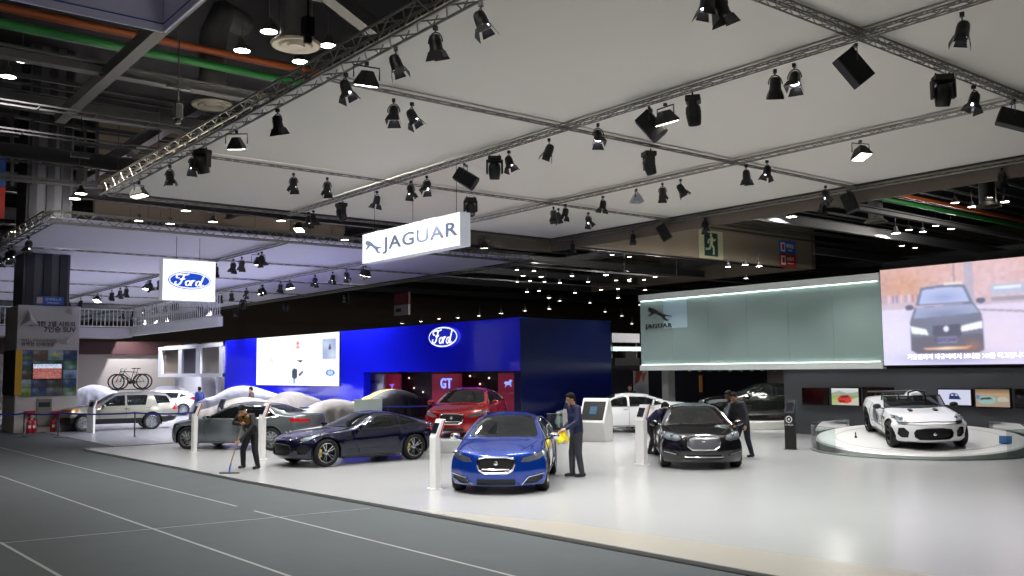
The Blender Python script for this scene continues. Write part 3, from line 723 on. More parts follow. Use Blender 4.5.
    for s_ in ('l', 'r'):
        capsule(j, nk + Vector((0, 0, -.065)), g['sh' + s_], .07, .078); capsule(j, g['sh' + s_], g['el' + s_], .076, .062); d = (g['wr' + s_] - g['el' + s_]).normalized(); capsule(j, g['el' + s_], g['wr' + s_] - d * .015, .06, .044)
    o = fused(j, 'jacket', top, root, .013, 4)
    c = MB(); c.lathe([(.068, -.02), (.072, .03), (.064, .035), (.06, -.02)], Matrix.Translation(nk + Vector((0, 0, -.01))) @ R, 18, closed=True); c.build('collar', collar or top, root, smooth=60)
    if scarf is not None:
        sc_ = MB(); capsule(sc_, sh + lat * .1 + Vector((.08, 0, -.02)), ch + lat * .07 + Vector((.1, 0, 0)), .07, .08); capsule(sc_, sh - lat * .1 + Vector((.08, 0, -.02)), ch - lat * .07 + Vector((.1, 0, 0)), .07, .08); fused(sc_, 'vest_panel', scarf, root, .014, 4)
    for s_ in ('l', 'r'):
        f = MB(); a = g['an' + s_]; fd = g.get('ft' + s_, Vector((1, 0, 0))).normalized()
        z0 = a.z - .07
        capsule(f, Vector((a.x, a.y, z0 + .045)) - fd * .04, Vector((a.x, a.y, z0 + .035)) + fd * .15, .045, .038); capsule(f, a, Vector((a.x, a.y, z0 + .05)), .045, .045)
        f.v = [(x, y, max(z, z0)) for x, y, z in f.v]
        fused(f, 'shoe', SHOE, root, .012, 2)
    return root
def facing(p, d):
    """ground frame at p with local x along d"""
    f = Vector((d[0], d[1], 0)).normalized()
    return Matrix.Translation(Vector(p)) @ Matrix((f, Vector((-f.y, f.x, 0)), Vector((0, 0, 1)))).transposed().to_4x4()
STAND = dict(pelvis=(0, 0, .93), chest=(.01, 0, 1.24), neck=(0, 0, 1.47), head=(.03, 0, 1.60), shl=(0, .18, 1.41), shr=(0, -.18, 1.41), ell=(-.03, .24, 1.13), elr=(-.03, -.24, 1.13), wrl=(.06, .25, .88), wrr=(.06, -.25, .88), knl=(.02, .1, .5), knr=(.02, -.1, .5), anl=(-.02, .1, .08), anr=(-.02, -.1, .08))
def pose(**k): d = dict(STAND); d.update(k); return d
# ------------------------------------------------------------------ hall shell and floors
CARPET = mat('charcoal_carpet', '#494e50', .95, var=.12, vscale=1.3, bump=.25, bscale=160)
def slab(name, x0, x1, y0, y1, z0, z1, m, parent=None, bevel=0): return MB().box(((x0 + x1) / 2, (y0 + y1) / 2, (z0 + z1) / 2), (x1 - x0, y1 - y0, z1 - z0)).build(name, m, parent, bevel=bevel)
HALLW = mat('hall_wall_dark', '#4a4038', .8); ROOFM = mat('roof_deck_dark', '#0d0d0e', .85); STEEL = mat('painted_steel', '#3d3d40', .6); STEELL = mat('painted_steel_light', '#464648', .6)
struct(slab('floor', -12, 100, -10, 100, -.3, 0, CARPET))
struct(slab('ceiling', -12, 100, -10, 100, 17, 17.3, ROOFM))
struct(slab('wall_north', -12, 100, 99.5, 100, 0, 17, HALLW)); struct(slab('wall_east', 99.5, 100, -10, 99.5, 0, 17, HALLW))
struct(slab('wall_west', -12.3, -12, -10, 100, 0, 17, HALLW)); struct(slab('wall_south', -12, 100, -10.4, -10, 0, 17, HALLW))
SY0 = -8.0
STG = mat('white_stage_floor', '#a5a6a6', .22, spec=.5, var=.02, vscale=.5)
pts = [(9.55, SY0), (9.05, 6.65), (8.85, 11.15), (8.36, 19.69), (8.0, 31.9), (29.2, 31.9), (45, 31.9), (45, SY0)]
o = MB().prism(pts, Matrix.Translation((0, 0, .002)), .098).build('stage_floor', STG); struct(o)
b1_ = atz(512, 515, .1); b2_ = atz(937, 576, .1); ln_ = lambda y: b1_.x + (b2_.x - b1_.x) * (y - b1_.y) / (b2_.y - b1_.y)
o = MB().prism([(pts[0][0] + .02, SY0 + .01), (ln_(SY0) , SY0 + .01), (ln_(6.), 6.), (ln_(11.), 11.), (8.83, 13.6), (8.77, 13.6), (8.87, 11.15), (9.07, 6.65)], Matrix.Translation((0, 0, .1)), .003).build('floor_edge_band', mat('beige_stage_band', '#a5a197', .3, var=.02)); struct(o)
EDG = mat('brushed_edge_strip', '#8c8b86', .25, .9)
mb = MB()
for a, b in zip(pts[:4], pts[1:5]): mb.bar((a[0] - .012, a[1], .03), (b[0] - .012, b[1], .03), .03, .056)
o = mb.build('trim_stage', EDG); struct(o)
FORDF = mat('grey_gloss_floor', '#8a8c92', .25, var=.05)
struct(slab('floor_display', 9.3, 45, 33.4, 78, .002, .02, FORDF))
o = MB().prism([(-11.9, SY0 - 1.9), (9.5, SY0 - 1.9)] + [(x - .035, y) for x, y in pts[:5]] + [(7.96, 36.4), (-11.9, 36.4)], Matrix.Translation((0, 0, .002)), .044).build('floor_carpet', CARPET); struct(o)
TAPE = mat('pale_tape', '#8f908e', .5, var=.15, vscale=3.)
def strip(label, p, q, wd=.048):
    a = atz(*p, .047); b = atz(*q, .047); d = (b - a); d.z = 0; n = Vector((-d.y, d.x, 0)).normalized() * wd / 2
    o = MB().add([a + n + Vector((0, 0, .001)), a - n + Vector((0, 0, .001)), b - n + Vector((0, 0, .001)), b + n + Vector((0, 0, .001)), a + n + Vector((0, 0, .004)), a - n + Vector((0, 0, .004)), b - n + Vector((0, 0, .004)), b + n + Vector((0, 0, .004))], [(3, 2, 1, 0), (4, 5, 6, 7), (0, 1, 5, 4), (1, 2, 6, 5), (2, 3, 7, 6), (3, 0, 4, 7)]).build('floor_tape', TAPE)
    tag(o, label, 'tape')
strip('pale tape line on charcoal carpet nearest the white stage, far length', (0, 447.5), (237, 506.5))
strip('pale tape line on charcoal carpet nearest the white stage, near length', (254, 511), (540, 583), .05)
strip('long pale tape line across the middle of the charcoal carpet', (0, 476), (300, 580))
strip('short pale tape line at the lower left corner of the carpet', (0, 542.5), (70, 582))
strip('pale tape seam crossing the long carpet lines at right angles', (0, 543.5), (370, 508.5), .035)
# ------------------------------------------------------------------ ceiling canopies
FAB = mat('stretched_canopy_fabric', '#e6e1d8', .9, var=.02, vscale=.2)
FABF = mat('stretched_canopy_fabric_cool', '#ece8f4', .9, var=.02, vscale=.2)
FAS = mat('canopy_fascia', '#6e655b', .8)  # brown-grey base colour carries the fascia's unlit shade
LX = [8.0, 14.15, 20.3, 26.4]; LY = [8.25, 15.75, 23.4, 30.3]; ZT = 8.0
def truss(label, a, b, w=.2, h=.2, r=.02, pitch=.3, name='lighting_truss', web=.011):
    a = Vector(a); b = Vector(b); d = (b - a); L = d.length; d.normalize(); sd = Vector((-d.y, d.x, 0)); up = Vector((0, 0, 1))
    t = thing(name, label, 'truss', (0, 0, 0))
    m = MB()
    cs = [sd * (i * w / 2) + up * (j * h / 2) for i, j in ((-1, -1), (1, -1), (1, 1), (-1, 1))]
    for c in cs: m.tube([a + c, b + c], r, 6)
    m.build('chords', ALU, t, smooth=60)
    m = MB(); n = max(2, int(L / pitch))
    for k in range(4):
        c0, c1 = cs[k], cs[(k + 1) % 4]
        for i in range(n): m.tube([a + d * (L * i / n) + (c0 if i % 2 else c1), a + d * (L * (i + 1) / n) + (c1 if i % 2 else c0)], web, 4, cap=False)
    m.build('webbing', ALU, t)
    return t
cn = thing('ceiling_canopy', 'huge white stretched fabric canopy hung over the white car stage', 'canopy', (0, 0, 0))
ys = [SY0, .6] + LY
for i in range(3):
    for j in range(5):
        slab('fabric_panel', LX[i] + .03, LX[i + 1] - .03, ys[j] + .03, ys[j + 1] - .03, ZT + .13, ZT + .18, FAB, cn)
slab('fascia', LX[3] + .12, LX[3] + .2, SY0, 30.5, ZT - .42, ZT + .3, FAS, cn)
slab('fascia', 21.5, LX[3] + .12, 30.45, 30.52, ZT - .42, ZT + .3, FAS, cn)
truss('thick silver box truss along the front edge of the white canopy', (8, SY0, ZT + .18), (8, 30.3, ZT + .18), .3, .36, .026, .42, web=.014)
for x, lb in ((LX[1], 'thin silver truss running above the jaguar lightbox under the white canopy'), (LX[2], 'thin silver truss midway between the lightbox truss and the far canopy fascia'), (LX[3], 'thin silver truss along the brown fascia at the far side of the white canopy')): truss(lb.replace('jaguar', 'hanging'), (x, SY0, ZT), (x, 30.3, ZT), .10, .10, .013, .26, web=.009)
for y, lb in ((.6, 'silver cross truss overhead nearest the camera'), (LY[0], 'silver cross truss with a black speaker at its crossing, near the top right'), (LY[1], 'thin silver cross truss crossing the middle of the white canopy'), (LY[2], 'thin silver cross truss above the hanging lightbox, third across the canopy'), (LY[3], 'silver cross truss closing the far short edge of the white canopy')): truss(lb, (8.1, y, ZT + .02), (26.3, y, ZT + .02), *((.13, .13, .015, .3) if y < 9 else (.05, .05, .011, .3)), web=.009)
# neighbouring stand's canopy
ZF = 7.6; fc = atz(50, 221.5, ZF); fr = atz(506, 266, ZF)
FX0, FY0, FX1, FY1 = fc.x, fc.y, fr.x, 97.0
fn = thing('ceiling_canopy', 'lilac-white fabric canopy over the blue-walled stand, lower left', 'canopy', (0, 0, 0))
FLX = [FX0, 15.9, 22.0, FX1 - .05]; FLY = [FY0 + (FY1 - FY0) * k / 8 for k in range(9)]
for i in range(3):
    for j in range(8): slab('fabric_panel', FLX[i] + .04, FLX[i + 1] - .04, FLY[j] + .04, FLY[j + 1] - .04, ZF + .13, ZF + .18, FABF, fn)
truss('tan box truss along the near edge of the lilac-white canopy', (FX0, FY0, ZF + .18), (FX1, FY0, ZF + .18), .3, .4, .03, .5, web=.016)
truss('tan box truss along the left edge of the lilac-white canopy', (FX0, FY0 + .2, ZF + .18), (FX0, FY1, ZF + .18), .3, .4, .03, .5, web=.016)
for k in (1, 2, 3): truss(['', 'dark lamp truss behind the oval lightbox under the lilac-white canopy', 'dark lamp truss right of the oval lightbox under the lilac-white canopy', 'thin truss along the right edge of the lilac-white canopy'][k], (FLX[k], FY0 + .2, ZF), (FLX[k], FY1, ZF), .10, .10, .016, .4)
for k in range(1, 9): truss('thin cross truss under the lilac-white canopy, %s from its near edge' % ORD[k], (FX0 + .1, FLY[k], ZF + .05), (FX1 - .1, FLY[k], ZF + .05), .05, .05, .012, .5)
# ------------------------------------------------------------------ lamp kinds (local: hangs from z=0, lamp axis -z)
spot_l = bpy.data.lights.new('stage_spot', 'SPOT'); spot_l.energy = 465; spot_l.spot_size = math.radians(100); spot_l.spot_blend = .6; spot_l.shadow_soft_size = .08; spot_l.color = (1, .985, .965)
ford_l = bpy.data.lights.new('stand_spot', 'SPOT'); ford_l.energy = 1950; ford_l.spot_size = math.radians(120); ford_l.spot_blend = .6; ford_l.shadow_soft_size = .1; ford_l.color = (.95, .95, 1)
bay_l = bpy.data.lights.new('bay_spot', 'SPOT'); bay_l.energy = 850; bay_l.spot_size = math.radians(130); bay_l.spot_blend = .5; bay_l.shadow_soft_size = .2; bay_l.color = (1, .96, .9)
def yoke(m, drop, w):
    m.box((0, 0, -.03), (.06, .07, .07)); m.tube([(0, 0, -.05), (0, 0, -.1)], .012)
    n = 10; m.tube([(w * math.cos(t), 0, -drop + (drop - .1) * math.sin(t)) for t in np.linspace(PI, 0, n)], .011, 5); return m
def proto_par():
    t = thing('spotlight', 'x', 'spotlight', (0, 0, -50)); D = .27
    yoke(MB(), D, .125).build('yoke', BLACK, t, smooth=50)
    b = MB().lathe([(.001, .13), (.06, .13), (.088, .1), (.1, .03), (.105, -.09), (.118, -.11), (.118, -.13), (.1, -.13), (.095, -.1), (.09, -.02)], n=18).build('lamp_body', BLACK, t, smooth=45)
    b.location = (0, 0, -D)
    for k in range(4):
        a = k * PI / 2; w0, w1, l = (.09, .14, .15) if k % 2 == 0 else (.075, .10, .11)
        M = Matrix.Rotation(a, 4, 'Z') @ Matrix.Translation((.11, 0, -.13)) @ Matrix.Rotation(-.3, 4, 'Y')
        q = MB().prism([(-w0, 0), (w0, 0), (w1, -l), (-w1, -l)], Matrix(((0, 0, 1, 0), (1, 0, 0, 0), (0, 1, 0, 0), (0, 0, 0, 1))), .006)
        q.v = [tuple(M @ Vector(v)) for v in q.v]; q.build('barn_door', BLACK, b)
    MB().lathe([(.001, -.115), (.06, -.112), (.092, -.095), (.092, -.085), (.001, -.09)], n=18).build('lens', GLOWW, b, smooth=60)
    return t
def proto_mover():
    t = thing('moving_head', 'x', 'moving head light', (0, 0, -50)); D = .36
    MB().box((0, 0, -.1), (.34, .3, .13)).bar((-.12, 0, -.05), (-.12, 0, .02), .04).bar((.12, 0, -.05), (.12, 0, .02), .04).build('base', BLACK, t, bevel=.03)
    MB().box((-.19, 0, -.3), (.05, .16, .36)).box((.19, 0, -.3), (.05, .16, .36)).box((0, 0, -.17), (.42, .18, .05)).build('yoke', BLACK, t, bevel=.02)
    b = MB().lathe([(.001, .17), (.1, .16), (.145, .1), (.155, 0), (.145, -.12), (.125, -.25), (.115, -.26), (.11, -.22)], n=20).build('lamp_head', BLACK, t, smooth=40); b.location = (0, 0, -D)
    MB().lathe([(.001, -.235), (.07, -.235), (.112, -.22)], n=18).build('lens', mat('dark_lens', '#3a3f55', .05, coat=1.), b, smooth=60)
    return t
def proto_flood():
    t = thing('floodlight', 'x', 'floodlight', (0, 0, -50)); D = .3
    m = MB(); m.box((0, 0, -.03), (.06, .06, .06)); m.tube([(-.24, 0, -D), (-.24, 0, -.08), (.24, 0, -.08), (.24, 0, -D)], .014); m.build('yoke', BLACK, t)
    b = MB(); V = [(sx * w, sy * d, z) for z, w, d in ((.14, .12, .07), (-.08, .21, .17), (-.12, .21, .17)) for sx, sy in ((-1, -1), (1, -1), (1, 1), (-1, 1))]
    b.add(V, [(3, 2, 1, 0)] + [(4 * i + k, 4 * i + (k + 1) % 4, 4 * i + 4 + (k + 1) % 4, 4 * i + 4 + k) for i in range(2) for k in range(4)] + [(8, 9, 10, 11)])
    b = b.build('lamp_housing', BLACK, t, bevel=.012); b.location = (0, 0, -D)
    MB().box((0, 0, -.122), (.37, .29, .012)).build('lit_window', GLOW, b)
    return t
def proto_speaker():
    t = thing('loudspeaker', 'x', 'loudspeaker', (0, 0, -50)); D = .38
    MB().box((0, 0, -.03), (.3, .05, .05)).tube([(-.16, 0, -.04), (-.16, 0, -.3)], .01).tube([(.16, 0, -.04), (.16, 0, -.3)], .01).build('bracket', BLACK, t)
    b = MB().prism([(-.17, -.1), (.17, -.1), (.2, .1), (.12, .18), (-.12, .18), (-.2, .1)], Matrix.Translation((0, 0, -.3)) , .6).build('cabinet', mat('speaker_black', '#1b1b1c', .6), t, bevel=.012); b.location = (0, 0, -D)
    MB().box((0, -.105, 0), (.31, .012, .56)).build('grille_cloth', mat('speaker_grille', '#101011', .8, bump=1., bscale=120), b)
    return t
def proto_bay():
    t = thing('high_bay_lamp', 'x', 'ceiling lamp', (0, 0, -50))
    MB().lathe([(.09, .5), (.12, .48), (.13, .3), (.2, .2), (.33, .02), (.34, 0), (.32, 0), (.19, .18)], n=20).tube([(0, 0, .48), (0, 0, 1.3)], .02).build('reflector', mat('lamp_reflector_grey', '#3a3a3c', .6, .2), t, smooth=40)
    MB().lathe([(.001, .012), (.31, .012), (.31, .03), (.001, .03)], n=20).build('diffuser', GLOW, t)
    return t
PAR, MOV, FLD, SPK, BAY = proto_par(), proto_mover(), proto_flood(), proto_speaker(), proto_bay()
PROT = {'p': PAR, 'm': MOV, 'f': FLD, 's': SPK}
NAMES = {'p': 'black barn-door spotlight', 'm': 'black moving-head light', 'f': 'square floodlight', 's': 'black wedge loudspeaker'}
up_l = bpy.data.lights.new('bay_glow', 'POINT'); up_l.energy = 420; up_l.shadow_soft_size = .3; up_l.color = (1, .95, .88)
dim_l = up_l.copy(); dim_l.energy = 90
nlamp = 0
def snap(p, lx, ly, y0):
    c = [(abs(p.x - x), 'x', x) for x in lx] + [(abs(p.y - y), 'y', y) for y in ly]
    d, ax, v = min(c); q = p.copy(); setattr(q, ax, v); return q, (ax, v)
def hang(lst, lx, ly, z, lname, scale, light, gname, every=1):
    global nlamp
    rows = []
    for e in lst:
        k, px, py, dx, dy = e[:5]; p = atz(px, py, z); q, key = snap(p, lx, ly, 0); q.z = z - (.04 if key[0] == 'x' else .02); rows.append([k, q, key, dx, dy, px, e[5] if len(e) > 5 else ''])
    for key in sorted(set(r[2] for r in rows)):
        for k in 'pmfs':
            rr = sorted([r for r in rows if r[2] == key and r[0] == k], key=lambda r: r[5])
            for i, r in enumerate(rr):
                ax = (RIGHT * r[3] - UPV * r[4] + BACK * random.uniform(-.25, .6) * math.hypot(r[3], r[4])).normalized()
                yaw = math.atan2(ax.y, ax.x) + PI / 2 if math.hypot(ax.x, ax.y) > .15 else random.uniform(-1, 1)
                lb = r[6] or '%s, %s on %s' % (NAMES[k], ordw(i, len(rr)), lname(key))
                t = dup(PROT[k], Matrix.Translation(r[1]) @ Matrix.Rotation(yaw, 4, 'Z') @ Matrix.Scale(scale, 4), lb, gname[k])
                if r[6]:
                    for ch in t.children:
                        if ch.name.startswith('lamp_'):
                            ch.data = ch.data.copy(); ch.data.materials[0] = mat('pale_silver_housing', '#a9b2bc', .4, .2)
                            for g in ch.children: g.data = g.data.copy(); g.data.materials[0] = mat('unlit_lamp_glass', '#9aa2aa', .2)
                loc = (Matrix.Rotation(-yaw, 3, 'Z') @ ax)
                for ch in t.children:
                    if ch.name.startswith(('lamp_', 'cabinet')):
                        ch.rotation_euler = (-loc).to_track_quat('Z', 'X').to_euler()
                if k in 'pf' and nlamp % every == 0 and key != ('x', FLX[0]):
                    lo = bpy.data.objects.new('lamp_light', light); C.objects.link(lo); 
                    a2 = (ax + Vector((0, 0, -1.1))).normalized()
                    lo.matrix_world = Matrix.Translation(r[1] + a2 * .62 * scale + Vector((0, 0, -.2))) @ (-a2).to_track_quat('Z', 'X').to_matrix().to_4x4()
                nlamp += 1
JAG = [('p', 277, 107, 3, 20), ('p', 346, 71, 8, 24), ('f', 367, 60, -2, 14), ('p', 389, 43, 8, 22), ('p', 429, 22, 3, 22), ('p', 482, 0, 10, 26), ('p', 394, 98, 0, 22), ('p', 421, 98, 10, 20), ('p', 678, -6, -2, 18), ('p', 709, -8, 6, 18),
    ('s', 651, 106, 12, 15), ('f', 668, 102, 4, 14), ('m', 690, 92, 2, 20), ('f', 232, 128, 0, 12), ('p', 549, 137, -6, 16), ('p', 598, 122, 2, 28), ('s', 857, 45, 12, 15), ('m', 937, 74, 1, 20), ('p', 951, 5, -5, 28), ('p', 968, 86, -6, 20), ('s', 1012, 100, 14, 5), ('p', 776, 68, 1, 24), ('p', 789, 60, -5, 20), ('f', 850, 136, 1, 12),
    ('f', 137, 180, 2, 11), ('p', 170, 164, 2, 18), ('p', 197, 152, 3, 16), ('m', 212, 148, 2, 12), ('p', 295, 172, 0, 18), ('p', 333, 175, 0, 18), ('m', 343, 201, 4, 12), ('p', 378, 190, -3, 14), ('p', 310, 211, 0, 12), ('p', 319, 210, 3, 12), ('f', 303, 217, 0, 10), ('p', 415, 180, 2, 16), ('p', 430, 175, -2, 14), ('s', 474, 164, 14, 9), ('m', 496, 154, 0, 14), ('m', 471, 196, 2, 14), ('p', 513, 150, 4, 14),
    ('f', 488, 236, 0, 9), ('m', 647, 150, 4, 14), ('p', 556, 206, 0, 12), ('p', 565, 203, -3, 12), ('p', 558, 208, 4, 14), ('p', 597, 194, -2, 14), ('f', 627, 186, 0, 11, 'pale silver floodlight without glow on the truss between lightbox and fascia'), ('p', 663, 182, 0, 14), ('p', 681, 178, 7, 12), ('p', 748, 164, 1, 16), ('p', 762, 158, -3, 16), ('p', 583, 213, 3, 14), ('p', 635, 230, 0, 14), ('s', 664, 222, 7, 12), ('p', 582, 241, 1, 12), ('p', 709, 218, 0, 14), ('p', 821, 186, 1, 16), ('p', 815, 196, 0, 14), ('s', 848, 190, 3, 10), ('p', 995, 165, 0, 18)]
nm_j = {('x', LX[0]): 'the thick front edge truss', ('x', LX[1]): 'the truss above the hanging lightbox', ('x', LX[2]): 'the truss midway to the fascia', ('x', LX[3]): 'the fascia edge truss', ('y', LY[0]): 'the near cross truss', ('y', LY[1]): 'the middle cross truss', ('y', LY[2]): 'the third cross truss', ('y', LY[3]): 'the far short edge truss', ('y', .6): 'the overhead truss'}
hang(JAG, LX, LY, ZT - .09, lambda k: nm_j[k], 1.0, spot_l, {'p': 'barn-door spotlights under the white canopy', 'm': 'moving heads under the white canopy', 'f': 'floodlights under the white canopy', 's': 'loudspeakers under the white canopy'})
FL = [(80, 95), (65, 118), (98, 160), (215, 165), (255, 170), (298, 160), (12, 240), (60, 230), (105, 215), (142, 202), (178, 195), (207, 190), (530, 62), (540, 95), (575, 88), (612, 72), (505, 212), (520, 212), (557, 205), (598, 195), (662, 186), (722, 188), (760, 168), (802, 178), (817, 150), (868, 138), (932, 130), (970, 118), (1000, 118), (188, 275), (235, 268), (268, 262), (298, 256), (316, 254), (347, 248), (380, 243), (412, 242), (60, 306), (85, 306), (120, 296), (158, 296), (195, 292), (323, 320), (370, 313), (430, 306)]
FMV = [(442, 258), (565, 266), (595, 234), (725, 240)]
FLD_ = {4, 8, 15, 20, 22, 28}
lst = [(('f' if i in FLD_ else 'p'), 70 + x / 3.413, 230 + y / 3.413, random.uniform(-3, 3), 10) for i, (x, y) in enumerate(FL)] + [('m', 70 + x / 3.413, 230 + y / 3.413, 1, 10) for x, y in FMV] + [('p', 33, 236, 0, 10), ('p', 14, 245, 1, 10), ('p', 268, 266, 0, 10), ('p', 58, 250, 0, 10)]
kf = {('x', FLX[0]): 'the left edge truss', ('x', FLX[1]): 'the lamp truss behind the oval lightbox', ('x', FLX[2]): 'the lamp truss right of the oval lightbox', ('x', FLX[3]): 'the right edge of the lilac-white canopy', ('x', 25.2): 'the short line before the right edge', ('x', 31.4): 'the far line by the railing'}
hang(lst, FLX + [25.2], [], ZF - .1, lambda k: kf[k], 1.15, ford_l, {'p': 'spotlights under the lilac-white canopy', 'm': 'moving heads under the lilac-white canopy', 'f': 'floodlights under the lilac-white canopy', 's': ''}, every=2)
# ------------------------------------------------------------------ high-bay lamps of the hall roof
BL = [(22, 61, 11.5), (8, 77, 11.5), (242, 51, 11.5), (269, 32, 11.5), (328, 46, 11.5), (300, 62, 11.5), (81, 194, 10), (75, 199, 10), (129.5, 225, 10), (139, 221, 10), (160, 227, 10), (170, 224, 10), (186, 211, 10), (15, 232, 10), (213, 222, 10), (281, 221, 10), (345, 240, 10), (332, 243.5, 10), (355, 245, 10),
    (989, 198, 11.5), (1005, 202, 11.5), (955, 203, 11.5), (972, 207, 11.5), (909, 230, 11.5), (923, 232, 11.5), (936, 226, 11.5), (951, 229, 11.5), (902, 246, 11.5), (915, 248, 11.5), (1020, 249, 11.5), (826, 206, 11.5), (797, 211, 11.5),
    (612, 255, 12), (629, 253, 12), (629.5, 257, 12), (646, 254.5, 12), (614, 269, 12), (644, 268.5, 12), (629, 267, 12), (629, 271, 12), (616, 280.5, 12), (644, 280, 12), (629.5, 279, 12), (629.5, 281.5, 12), (728, 267, 9.6), (745, 265, 9.6), (759, 266.5, 9.6), (746, 278.5, 9.4), (517, 270, 11), (534, 271, 11), (517.5, 282, 11), (530, 281, 11), (544.5, 282, 11), (527, 292, 10.5), (539, 291, 10.5), (549, 298, 10.5), (525, 311, 7.5), (549, 309, 7.5), (618, 289, 10.5), (645, 290, 10.5), (618, 298, 9.5), (629, 280, 10.5),
    (523, 276, 10), (541, 277, 10), (560, 283, 10), (572, 276, 10), (588, 282, 10), (601, 290, 10), (575, 293, 10), (560, 301, 9.5), (590, 303, 9.5), (605, 312, 8.5), (640, 305, 9), (606, 275, 10), (655, 277, 10),
    (402, 323.6, 6.6), (421, 321.6, 6.6), (439, 319, 6.6), (458, 318, 6.6), (479, 316, 6.6), (501, 313.5, 6.6), (622, 316, 8), (632, 324, 7.5)]
def bayzone(px, py):
    if py < 90: return 'in the open roof at the upper left'
    if px < 360: return 'in the gap between both canopies'
    if px > 780: return 'in the dark roof above the big screen'
    if 660 < px < 780: return 'beneath the beige bulkhead'
    if px > 600: return 'in the distant column above the glass wall'
    if py > 305: return 'in the row just above the blue wall'
    return 'in the distant roof right of the lightbox'
for x_, lb_ in ((48, 'left of the exit figure'), (60, 'right of the exit figure')):  # two unseen lamps added above the canopy to wash the bulkhead
    p = Vector((x_, 33, 11.5)); dup(BAY, Matrix.Translation(p), 'added unseen high-bay lamp washing the bulkhead, ' + lb_, 'high-bay lamps of the hall roof'); lo = bpy.data.objects.new('bay_light', bay_l.copy()); lo.data.energy = 16000; C.objects.link(lo); lo.location = p - Vector((0, 0, .06))
    lo.rotation_euler = (.6, 0, 0)
for p_, lb_ in (((1.2, 8.0, 12.2), 'added unseen high-bay lamp lighting the ring banner, in front of it'), ((-5., 15., 12.2), 'added unseen high-bay lamp lighting the ring banner, left of it')):  # two out-of-view lamps added to brighten the banner
    dup(BAY, Matrix.Translation(p_), lb_, 'high-bay lamps of the hall roof'); lo = bpy.data.objects.new('bay_light', up_l.copy()); lo.data.energy = 1100; C.objects.link(lo); lo.location = Vector(p_) - Vector((0, 0, .12))
zz = {}
for px, py, z in BL: zz.setdefault(bayzone(px, py), []).append((px, py, z))
nb_ = 0
for zn, L_ in zz.items():
    L_.sort()
    for i, (px, py, z) in enumerate(L_):
        p = atz(px, py, z); dd = (p - CAM).length; s = .72 if dd < 45 else .68 if dd < 75 else .58
        if py > 300: s = .5
        if dd > 88: p = CAM + (p - CAM) * (88 / dd); 
        dup(BAY, Matrix.Translation(p) @ Matrix.Scale(s, 4), 'round high-bay lamp, %s %s' % (ordw(i, len(L_)), zn), 'high-bay lamps of the hall roof')
        if (nb_ % 2 == 0 or py < 90 or px < 100) and dd < 85:
            lo = bpy.data.objects.new('bay_light', up_l if (px > 500 and py < 300) else dim_l if (px < 100 and py > 150) else bay_l); C.objects.link(lo); lo.location = p - Vector((0, 0, .12))
        nb_ += 1
for t in (PAR, MOV, FLD, SPK, BAY):
    for ch in list(t.children):
        for g in list(ch.children): bpy.data.objects.remove(g)
        bpy.data.objects.remove(ch)
    bpy.data.objects.remove(t)
# ------------------------------------------------------------------ roof steelwork, pipes and ducts
def ibeam(a, b, wd, ht, m):
    M = MB(); u = Vector((0, 0, ht / 2)); a = Vector(a); b = Vector(b)
    M.bar(a + u, b + u, wd, .04).bar(a - u, b - u, wd, .04).bar(a, b, .04, ht); return struct(M.build('beam', m))
for k, y in enumerate((-7, 27.2, 34, 42, 50, 59, 68, 78, 90)):
    for xa_, xb_ in (((-11, 29), (64, 98)) if y == 42 else ((-11, 98),)): ibeam((xa_, y, 11.0 if k == 1 else 11.6), (xb_, y, 11.0 if k == 1 else 11.6), .35, .26 if k == 1 else .55, STEELL if k in (0, 1) else STEEL)
for k, x in enumerate((12, 22, 32, 44, 56, 68, 82)): ibeam((x, 10 if x < 8 else 31 if x < 27 else 48 if x < 75 else 5, 12.3), (x, 98, 12.3), .35, .55, STEEL)
for y in np.arange(9, 98, 3.1): struct(MB().bar((28 if y < 31 else -11, y, 13.3), (98, y, 13.3), .09, .16).bar((28 if y < 31 else -11, y, 13.9), (98, y, 13.9), .09, .1).build('beam', STEEL))
for k, (y, z) in enumerate(((30, 10.4), (32.2, 10.1), (37, 10.2), (49, 10.3), (54, 10.3), (64, 10.3), (16, 10.4))):
    M = MB()
    xe = 29 if y < 50 and k != 6 else 97
    for d in (-.25, .25): M.bar((-11 if k != 6 else 28, y + d, z), (xe, y + d, z), .035, .05)
    for x in np.arange(-10 if k != 6 else 29, xe - 1, 1.6): M.bar((x, y - .25, z), (x, y + .25, z), .04, .03)
    for x in np.arange(-9 if k != 6 else 30, xe - 1, 6.4): M.tube([(x, y, z), (x, y, 12)], .02, 5)
    tag(M.build('cable_tray', STEEL), 'long dark lighting rail slung under the roof beams, %s one from the front' % ORD[(k + 1) if k != 6 else 0], 'cable tray')
pO = atz(0, 7, 12.6); pG = atz(0, 23, 12.1)
tag(MB().tube([(-11, pO.y, 12.6), (97, pO.y, 12.6)], .12, 14).build('sprinkler_pipe', mat('orange_pipe', '#8a4218', .5), smooth=60), 'long orange pipe under the roof, running above the green one', 'pipe')
tag(MB().tube([(-11, pG.y, 12.1), (97, pG.y, 12.1)], .13, 14).build('sprinkler_pipe', mat('green_pipe', '#1c6a2e', .5), smooth=60), 'long green pipe under the roof, running below the orange one', 'pipe')
